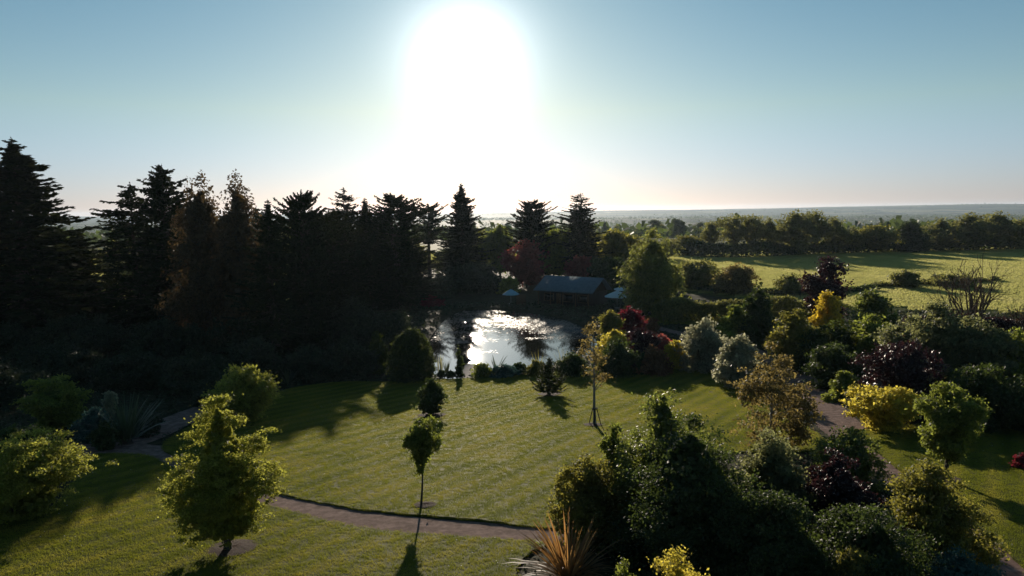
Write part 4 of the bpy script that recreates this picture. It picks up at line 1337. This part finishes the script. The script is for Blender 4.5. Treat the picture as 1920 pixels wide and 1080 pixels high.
def farm(x, y, w_, label, seed):
    d = ray(x, y); dist = 700 + seed * 160
    t = dist / d[1]
    X, Y = d[0] * t, dist
    z = float(base_z(X, Y))
    root = empty('farm_building', (X, Y, z), label, 'building', 'white farm buildings on the far plain', .2 * seed)
    L = w_ * dist / F; H = 4.0 + L * .06; D = L * .5
    mb = MB(); mb.box((0, 0, H / 2 - .3), (L, D, H + .6))
    link('wall', mb.mesh('farm_wall', 'white'), root)
    rf = MB(); e = .4
    V = [(-L / 2 - e, -D / 2 - e, H), (L / 2 + e, -D / 2 - e, H), (L / 2 + e, 0, H + D * .35), (-L / 2 - e, 0, H + D * .35), (-L / 2 - e, D / 2 + e, H), (L / 2 + e, D / 2 + e, H)]
    V2 = V + [(a, b, c + .25) for a, b, c in V]
    rf.add(V2, [(6, 7, 8, 9), (9, 8, 11, 10), (3, 2, 1, 0), (4, 5, 2, 3), (0, 1, 7, 6), (5, 4, 10, 11)])
    link('roof', rf.mesh('farm_roof', 'metal'), root)
for i, (x, y, w_, lab) in enumerate([(1128, 424, 16, 'low pale farm building right of the bare-topped spruce'), (1178, 412, 9, 'tiny white farm building on the plain above the yellow-green tree'),
                                     (1252, 439, 8, 'tiny white house just left of the hedgerow trees'), (1436, 406, 7, 'tiny white house behind the left tall clump of trees'),
                                     (1610, 408, 10, 'pale farm shed beyond the hedgerow right of the purple-leaved tree'), (1652, 407, 9, 'pale farm shed above the round light green tree'),
                                     (1714, 409, 16, 'long pale barn beyond the dark dense tree')]):
    farm(x, y, w_, lab, i)

# ------------------------------------------------------------------ cabin, parasols, fence
def cabin():
    p = ground(1060, 572); dp = depth(p)
    s = dp / F                                       # metres per pixel there
    rz = -.6
    L = 112 * s; D = 5.6; H = 26 * s
    root = empty('cabin', p, 'low dark timber cabin with long blue-grey roof behind the pond', 'cabin', None, rz)
    mb = MB(); mb.box((0, D / 2, H / 2 - .2), (L, D, H + .4))
    link('wall', mb.mesh('cabin_wall', 'dark_timber'), root)
    R0 = 2.2; e = .7
    yf, yr, yb_ = -e - .4, D * .55, D + e
    zf, zr, zb = H - .05, H + R0, H - .05
    V = [(-L / 2 - e, yf, zf), (L / 2 + e, yf, zf), (L / 2 + e, yr, zr), (-L / 2 - e, yr, zr), (-L / 2 - e, yb_, zb), (L / 2 + e, yb_, zb)]
    V2 = V + [(a, b, c + .16) for a, b, c in V]
    rf = MB(); rf.add(V2, [(6, 7, 8, 9), (9, 8, 11, 10), (3, 2, 1, 0), (4, 5, 2, 3), (0, 1, 7, 6), (5, 4, 10, 11), (0, 6, 9, 3), (3, 9, 10, 4), (2, 8, 7, 1), (5, 11, 8, 2)])
    roof = link('roof', rf.mesh('cabin_roof', 'roof'), root)
    seam = MB()
    for k in range(15):
        x = -L / 2 - e + .3 + k * (L + 2 * e - .6) / 14
        seam.tube([(x, yf, zf + .17), (x, yr, zr + .17)], [.035, .035], 4)
    link('roof_seams', seam.mesh('roof_seams', 'roof'), roof)
    g = MB()
    for sx in (-1, 1):
        x = sx * (L / 2 - .004)
        V = [(x - .04, 0, H), (x - .04, D, H), (x - .04, yr, zr - .05), (x - .04, yr, zr - .05), (x + .04, 0, H), (x + .04, D, H), (x + .04, yr, zr - .05), (x + .04, yr, zr - .05)]
        g.add(V, [(0, 1, 2, 3), (7, 6, 5, 4), (0, 4, 5, 1)])
    link('gable', g.mesh('cabin_gable', 'dark_timber'), root)
    pm = MB(); pm.tube([(0, 0, -.2), (0, 0, H + .0)], [.09, .08], 8); pm = pm.mesh('porch_post', 'timber', True)
    for k in range(5):
        link('post', pm, root, (-L / 2 + .2 + k * (L - .4) / 4, -e - .2, 0))
    for x, w_ in ((-L * .32, 1.9), (L * .05, 2.1), (L * .33, 1.9)):
        fr = MB()
        for dx in (-w_ / 2, w_ / 2):
            fr.box((x + dx, -.03, H * .52), (.1, .1, 1.3))
        for dz in (-.65, .65):
            fr.box((x, -.03, H * .52 + dz), (w_ + .1, .1, .1))
        f = link('window', fr.mesh('window_frame', 'timber'), root)
        pn = MB(); pn.box((x, -.015, H * .52), (w_ - .1, .03, 1.2))
        link('pane', pn.mesh('window_pane', 'glass'), f)
    dr = MB(); dr.box((-L * .13, -.03, 1.0), (.9, .07, 2.0))
    d = link('door', dr.mesh('cabin_door', 'timber'), root)
    hd = MB(); hd.box((-L * .13 + .35, -.09, 1.0), (.05, .06, .14))
    link('handle', hd.mesh('door_handle', 'metal'), d)
    return root
cabin()

def parasol(label, x, yb, yrim, yapex, pw, mat, tilt=0.0):
    p, dp, H, R = span(x, yb, yapex, pw)
    hr = H - (yrim - yapex) * dp / F
    root = empty('parasol', p, label, 'parasol', 'garden parasols by the cabin')
    n = 8
    cn = MB(); a = np.arange(n) * 2 * math.pi / n + .3
    rings = [(R, hr), (R * .62, hr + (H - hr) * .44), (R * .1, H - .06), (.03, H)]
    V = np.vstack([np.stack([np.cos(a) * r, np.sin(a) * r, np.full(n, z)], -1) for r, z in rings])
    Vd = V - np.array([0, 0, .03])
    Q = [(i * n + k, i * n + (k + 1) % n, (i + 1) * n + (k + 1) % n, (i + 1) * n + k) for i in range(3) for k in range(n)]
    cn.add(np.vstack([V, Vd]), Q + [tuple(q_ + len(V) for q_ in q[::-1]) for q in Q] + [(k, k + 4 * n, (k + 1) % n + 4 * n, (k + 1) % n) for k in range(n)])
    c = link('canopy', cn.mesh('parasol_canopy', mat), root)
    if tilt: c.rotation_euler = (tilt, 0, 0)
    pl = MB(); pl.tube([(0, 0, 0), (0, 0, H - .1)], [.04, .035], 8)
    link('pole', pl.mesh('parasol_pole', 'metal', True), root)
    b = MB(); b.tube([(0, 0, -.02), (0, 0, .1), (0, 0, .1)], [.42, .38, .02], 12)
    link('base', b.mesh('parasol_base', 'metal', True), root)
    rb = MB(); rb.tube([(.03, 0, H - .16), (R * .97, 0, hr - .05)], [.018, .014], 4); rbm = rb.mesh('parasol_rib', 'metal')
    for k in range(n):
        r_ = link('rib', rbm, root); r_.rotation_euler = (0, 0, float(a[k]))
parasol('pale grey open parasol at the right end of the cabin', 1157, 578, 556, 545, 50, 'canvas')
parasol('pale parasol seen edge-on behind the cabin end', 1163, 560, 542, 538, 26, 'canvas', .14)
parasol('light blue parasol left of the cabin', 958, 570, 552, 542, 34, 'canvas_blue')

def screen():
    p = ground(977, 571); dp = depth(p); s = dp / F
    root = empty('timber_screen', p, 'low brown timber screen beside the blue parasol', 'fence', None, -.1)
    pm = MB(); pm.box((0, 0, .9), (.17, .04, 1.8)); pm = pm.mesh('screen_board', 'timber')
    for k in range(9):
        link('board', pm, root, ((k - 4) * .19, 0, .02 * (k % 2)))
    r = MB(); r.box((0, .05, 1.5), (1.75, .06, .1)); r.box((0, .05, .5), (1.75, .06, .1))
    link('rail', r.mesh('screen_rail', 'timber'), root)
screen()

def field_fence():
    pts = [(1395, 556), (1416, 556), (1437, 556), (1452, 557), (1475, 559), (1500, 560), (1530, 562)]
    P = [ground(*q) for q in pts]
    root = empty('field_fence', P[3], 'thin post and wire fence along the field hedge', 'fence')
    pm = MB(); pm.tube([(0, 0, -.2), (0, 0, 1.35)], [.07, .06], 6); pm = pm.mesh('fence_post', 'dark_timber')
    for q in P:
        link('post', pm, root, q - P[3])
    wr = MB()
    for h in (.5, .9, 1.25):
        for a, b in zip(P[:-1], P[1:]):
            wr.tube([a - P[3] + [0, 0, h], b - P[3] + [0, 0, h]], [.008, .008], 3)
    link('wire', wr.mesh('fence_wire', 'metal'), root)
field_fence()

# ------------------------------------------------------------------ ground cover and grass (uncountable)
def ground_cover():
    rng = np.random.default_rng(5)
    n = 60000
    Y = rng.uniform(18, 132, n); X = rng.uniform(-.75, .8, n) * (Y + 6)
    keep = np.ones(n, bool)
    for P in LAWNS:
        keep &= ~inside(P, X, Y)
    keep &= ~inside(POND, X, Y)
    for o in bpy.data.objects:
        if o.name.startswith('path'):
            co = np.array([v.co for v in o.data.vertices]).reshape(-1, 6, 3)
            poly = np.vstack([co[:, 0, :2], co[::-1, 5, :2]])
            keep &= ~inside(poly, X, Y)
    fl = np.interp(X / Y, [-1, -.33, .05, .21, .43, 1.2], [118, 120, 160, 140, 119, 104])
    keep &= Y < fl
    X, Y = X[keep], Y[keep]; n = len(X)
    h = rng.uniform(.05, .45, n) * (.5 + .5 * np.sin(X * .8) * np.sin(Y * .6))
    Z = base_z(X, Y) + np.abs(h)
    mb = MB()
    L = np.clip(.0045 * Y, .12, .5) * rng.uniform(.7, 1.4, n)
    mb.leaves(np.stack([X, Y, Z], -1), rng.normal(0, 1, (n, 3)), unit(rng.normal(0, .5, (n, 3)) + [0, 0, 1]), L, L * .6)
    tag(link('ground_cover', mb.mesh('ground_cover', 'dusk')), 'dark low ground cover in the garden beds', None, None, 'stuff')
ground_cover()

def grass_mat(name, ang, d, tcol, sc=1.0):
    m, t = new_mat(name)
    geo = nd(t, 'ShaderNodeNewGeometry')
    mp = nd(t, 'ShaderNodeMapping'); mp.inputs['Rotation'].default_value = (0, 0, ang)
    t.links.new(geo.outputs['Position'], mp.inputs[0])
    st = nd(t, 'ShaderNodeMapping'); st.inputs['Scale'].default_value = (1 * sc, .16 * sc, 0)
    t.links.new(mp.outputs[0], st.inputs[0])
    n1 = nd(t, 'ShaderNodeTexNoise'); n1.inputs['Scale'].default_value = .8; n1.inputs['Detail'].default_value = 8; n1.inputs['Roughness'].default_value = .7
    t.links.new(st.outputs[0], n1.inputs['Vector'])
    n2 = nd(t, 'ShaderNodeTexNoise'); n2.inputs['Scale'].default_value = .25 * sc; n2.inputs['Detail'].default_value = 6
    t.links.new(geo.outputs['Position'], n2.inputs['Vector'])
    wv = nd(t, 'ShaderNodeTexWave'); wv.inputs['Scale'].default_value = .21; wv.inputs['Distortion'].default_value = .6
    t.links.new(mp.outputs[0], wv.inputs['Vector'])
    def ma(op, a, b):
        n = nd(t, 'ShaderNodeMath', operation=op)
        for i, v in enumerate((a, b)):
            if isinstance(v, (int, float)): n.inputs[i].default_value = v
            else: t.links.new(v, n.inputs[i])
        return n.outputs[0]
    q = ma('ADD', ma('MULTIPLY', n1.outputs[0], .5), ma('MULTIPLY', n2.outputs[0], .5))
    if sc == 1.0:
        q = ma('ADD', q, ma('MULTIPLY', ma('SUBTRACT', wv.outputs['Fac'], .5), .14))
    col = ramp(t, q, [(.36, d[0]), (.5, d[1]), (.63, d[2])])
    tcl = ramp(t, q, [(.36, tcol[0]), (.5, tcol[1]), (.63, tcol[2])])
    p = nd(t, 'ShaderNodeBsdfPrincipled'); p.inputs['Roughness'].default_value = .55; p.inputs['Specular IOR Level'].default_value = .2
    t.links.new(col, p.inputs['Base Color'])
    tr = nd(t, 'ShaderNodeBsdfTranslucent'); t.links.new(tcl, tr.inputs[0])
    mx = nd(t, 'ShaderNodeMixShader'); mx.inputs[0].default_value = .5
    t.links.new(p.outputs[0], mx.inputs[1]); t.links.new(tr.outputs[0], mx.inputs[2])
    o = nd(t, 'ShaderNodeOutputMaterial'); t.links.new(mx.outputs[0], o.inputs[0])
    return m
MAT['grass'] = grass_mat('grass_blades', math.radians(33), [(.04, .06, .012), (.062, .078, .015), (.09, .09, .024)], [(.21, .245, .024), (.345, .36, .036), (.48, .44, .062)])
MAT['pasture'] = grass_mat('pasture_blades', .1, [(.07, .085, .02), (.095, .105, .026), (.12, .12, .034)], [(.66, .66, .20), (.78, .75, .25), (.88, .82, .31)], .3)

def blade_tuft(name, mat, n, hgt, wid, spread, seed):
    rng = np.random.default_rng(seed); mb = MB()
    for i in range(n):
        x, y = rng.uniform(-spread, spread, 2); a = rng.uniform(0, 3.14); h = hgt * rng.uniform(.6, 1.2)
        dx, dy = math.cos(a) * wid / 2, math.sin(a) * wid / 2
        lx, ly = rng.normal(0, .35 * h, 2)
        mb.add([(x - dx, y - dy, -.01), (x + dx, y + dy, -.01), (x + lx + dx * .35, y + ly + dy * .35, h), (x + lx - dx * .35, y + ly - dy * .35, h)], [(0, 1, 2, 3)])
    return bpy.data.objects.new(name, mb.mesh(name, mat))

def scatter(host, tuft, density, smin, smax, seed):
    g = bpy.data.node_groups.new(host.name + '_scatter', 'GeometryNodeTree')
    g.interface.new_socket('Geometry', in_out='INPUT', socket_type='NodeSocketGeometry')
    g.interface.new_socket('Geometry', in_out='OUTPUT', socket_type='NodeSocketGeometry')
    i = g.nodes.new('NodeGroupInput'); o = g.nodes.new('NodeGroupOutput')
    dp = g.nodes.new('GeometryNodeDistributePointsOnFaces'); dp.inputs['Density'].default_value = density; dp.inputs['Seed'].default_value = seed
    oi = g.nodes.new('GeometryNodeObjectInfo'); oi.inputs['Object'].default_value = tuft
    ip = g.nodes.new('GeometryNodeInstanceOnPoints')
    rv = g.nodes.new('FunctionNodeRandomValue'); rv.data_type = 'FLOAT_VECTOR'; rv.inputs[0].default_value = (0, 0, 0); rv.inputs[1].default_value = (.15, .15, 6.283)
    rs = g.nodes.new('FunctionNodeRandomValue'); rs.data_type = 'FLOAT'; rs.inputs[2].default_value = smin; rs.inputs[3].default_value = smax
    L = g.links.new
    L(i.outputs[0], dp.inputs[0]); L(dp.outputs['Points'], ip.inputs['Points']); L(oi.outputs['Geometry'], ip.inputs['Instance'])
    L(rv.outputs[0], ip.inputs['Rotation']); L(rs.outputs[1], ip.inputs['Scale']); L(ip.outputs[0], o.inputs[0])
    md = host.modifiers.new('scatter', 'NODES'); md.node_group = g

def lawn_grass():
    tuft = blade_tuft('grass_tuft', 'grass', 18, .022, .016, .15, 1)
    for k, o in enumerate([o for o in bpy.data.objects if o.name.startswith('lawn') and o.type == 'MESH']):
        me = o.data.copy()
        bm = bmesh.new(); bm.from_mesh(me)
        bmesh.ops.delete(bm, geom=[f for f in bm.faces if f.normal.z < .5], context='FACES')
        bm.to_mesh(me); bm.free()
        h = link('lawn_grass', me)
        tag(h, 'short mown grass blades on the lawn', None, None, 'stuff')
        scatter(h, tuft, 85, .85, 1.15, k + 1)
    t2 = blade_tuft('pasture_tuft', 'pasture', 10, .28, .09, .35, 2)
    ys = np.concatenate([np.arange(104, 292, 4.0)]); us = np.linspace(-.95, 1.05, 160)
    Y, U = np.meshgrid(ys, us, indexing='ij'); X = U * Y
    yl = np.interp(U, [-1.0, -.7, -.33, -.1, .05, .21, .35, .43, .54, .70, 1.2], [118, 118, 122, 215, 225, 150, 128, 121, 116, 111, 105])
    Z = base_z(X, Y); nr, nc = X.shape
    i = np.arange(nr - 1)[:, None] * nc; j = np.arange(nc - 1)[None, :]
    Q = np.stack([i + j, i + j + 1, i + nc + j + 1, i + nc + j], -1)
    ok = ((Y > yl)[:-1, :-1] & (Y > yl)[:-1, 1:])
    Q = Q[ok]
    used = np.unique(Q); mp_ = -np.ones(nr * nc, int); mp_[used] = np.arange(len(used))
    h = link('pasture_grass', mesh_np('pasture_grass', np.stack([X, Y, Z], -1).reshape(-1, 3)[used], mp_[Q], 'pasture'))
    tag(h, 'rough pasture grass of the fields beyond the garden', None, None, 'stuff')
    scatter(h, t2, 6.5, .7, 1.3, 11)
lawn_grass()

def daisies():
    rng = np.random.default_rng(12); n = 5000
    Y = rng.uniform(16, 75, n) ; X = rng.uniform(-.7, .7, n) * Y
    k = np.zeros(n, bool)
    for P in LAWNS:
        k |= inside(P, X, Y)
    dens = np.sin(X * .35 + 1) * np.sin(Y * .3) + rng.uniform(-1, 1, n)
    k &= dens > .55
    X, Y = X[k], Y[k]; n = len(X)
    Z = base_z(X, Y) + .15
    mb = MB()
    mb.leaves(np.stack([X, Y, Z], -1), rng.normal(0, 1, (n, 3)) * [1, 1, .2], unit(rng.normal(0, .35, (n, 3)) + [0, 0, 1]), rng.uniform(.03, .07, n), rng.uniform(.03, .06, n))
    tag(link('daisies', mb.mesh('daisies', 'petal')), 'tiny pale daisies and fallen leaves dotted over the lawns', None, None, 'stuff')
daisies()

# ------------------------------------------------------------------ air
def haze():
    mb = MB()
    mb.box((0, 5700, 6), (30000, 13000, 100))
    m, t = new_mat('haze_air')
    v = nd(t, 'ShaderNodeVolumePrincipled')
    v.inputs['Color'].default_value = (.66, .82, 1.0, 1)
    v.inputs['Density'].default_value = HAZE_DENSITY
    v.inputs['Anisotropy'].default_value = .5
    o = nd(t, 'ShaderNodeOutputMaterial')
    t.links.new(v.outputs[0], o.inputs['Volume'])
    MAT['haze'] = m
    tag(link('haze', mb.mesh('haze', 'haze')), 'thin summer haze over the countryside', None, None, 'stuff')
haze()
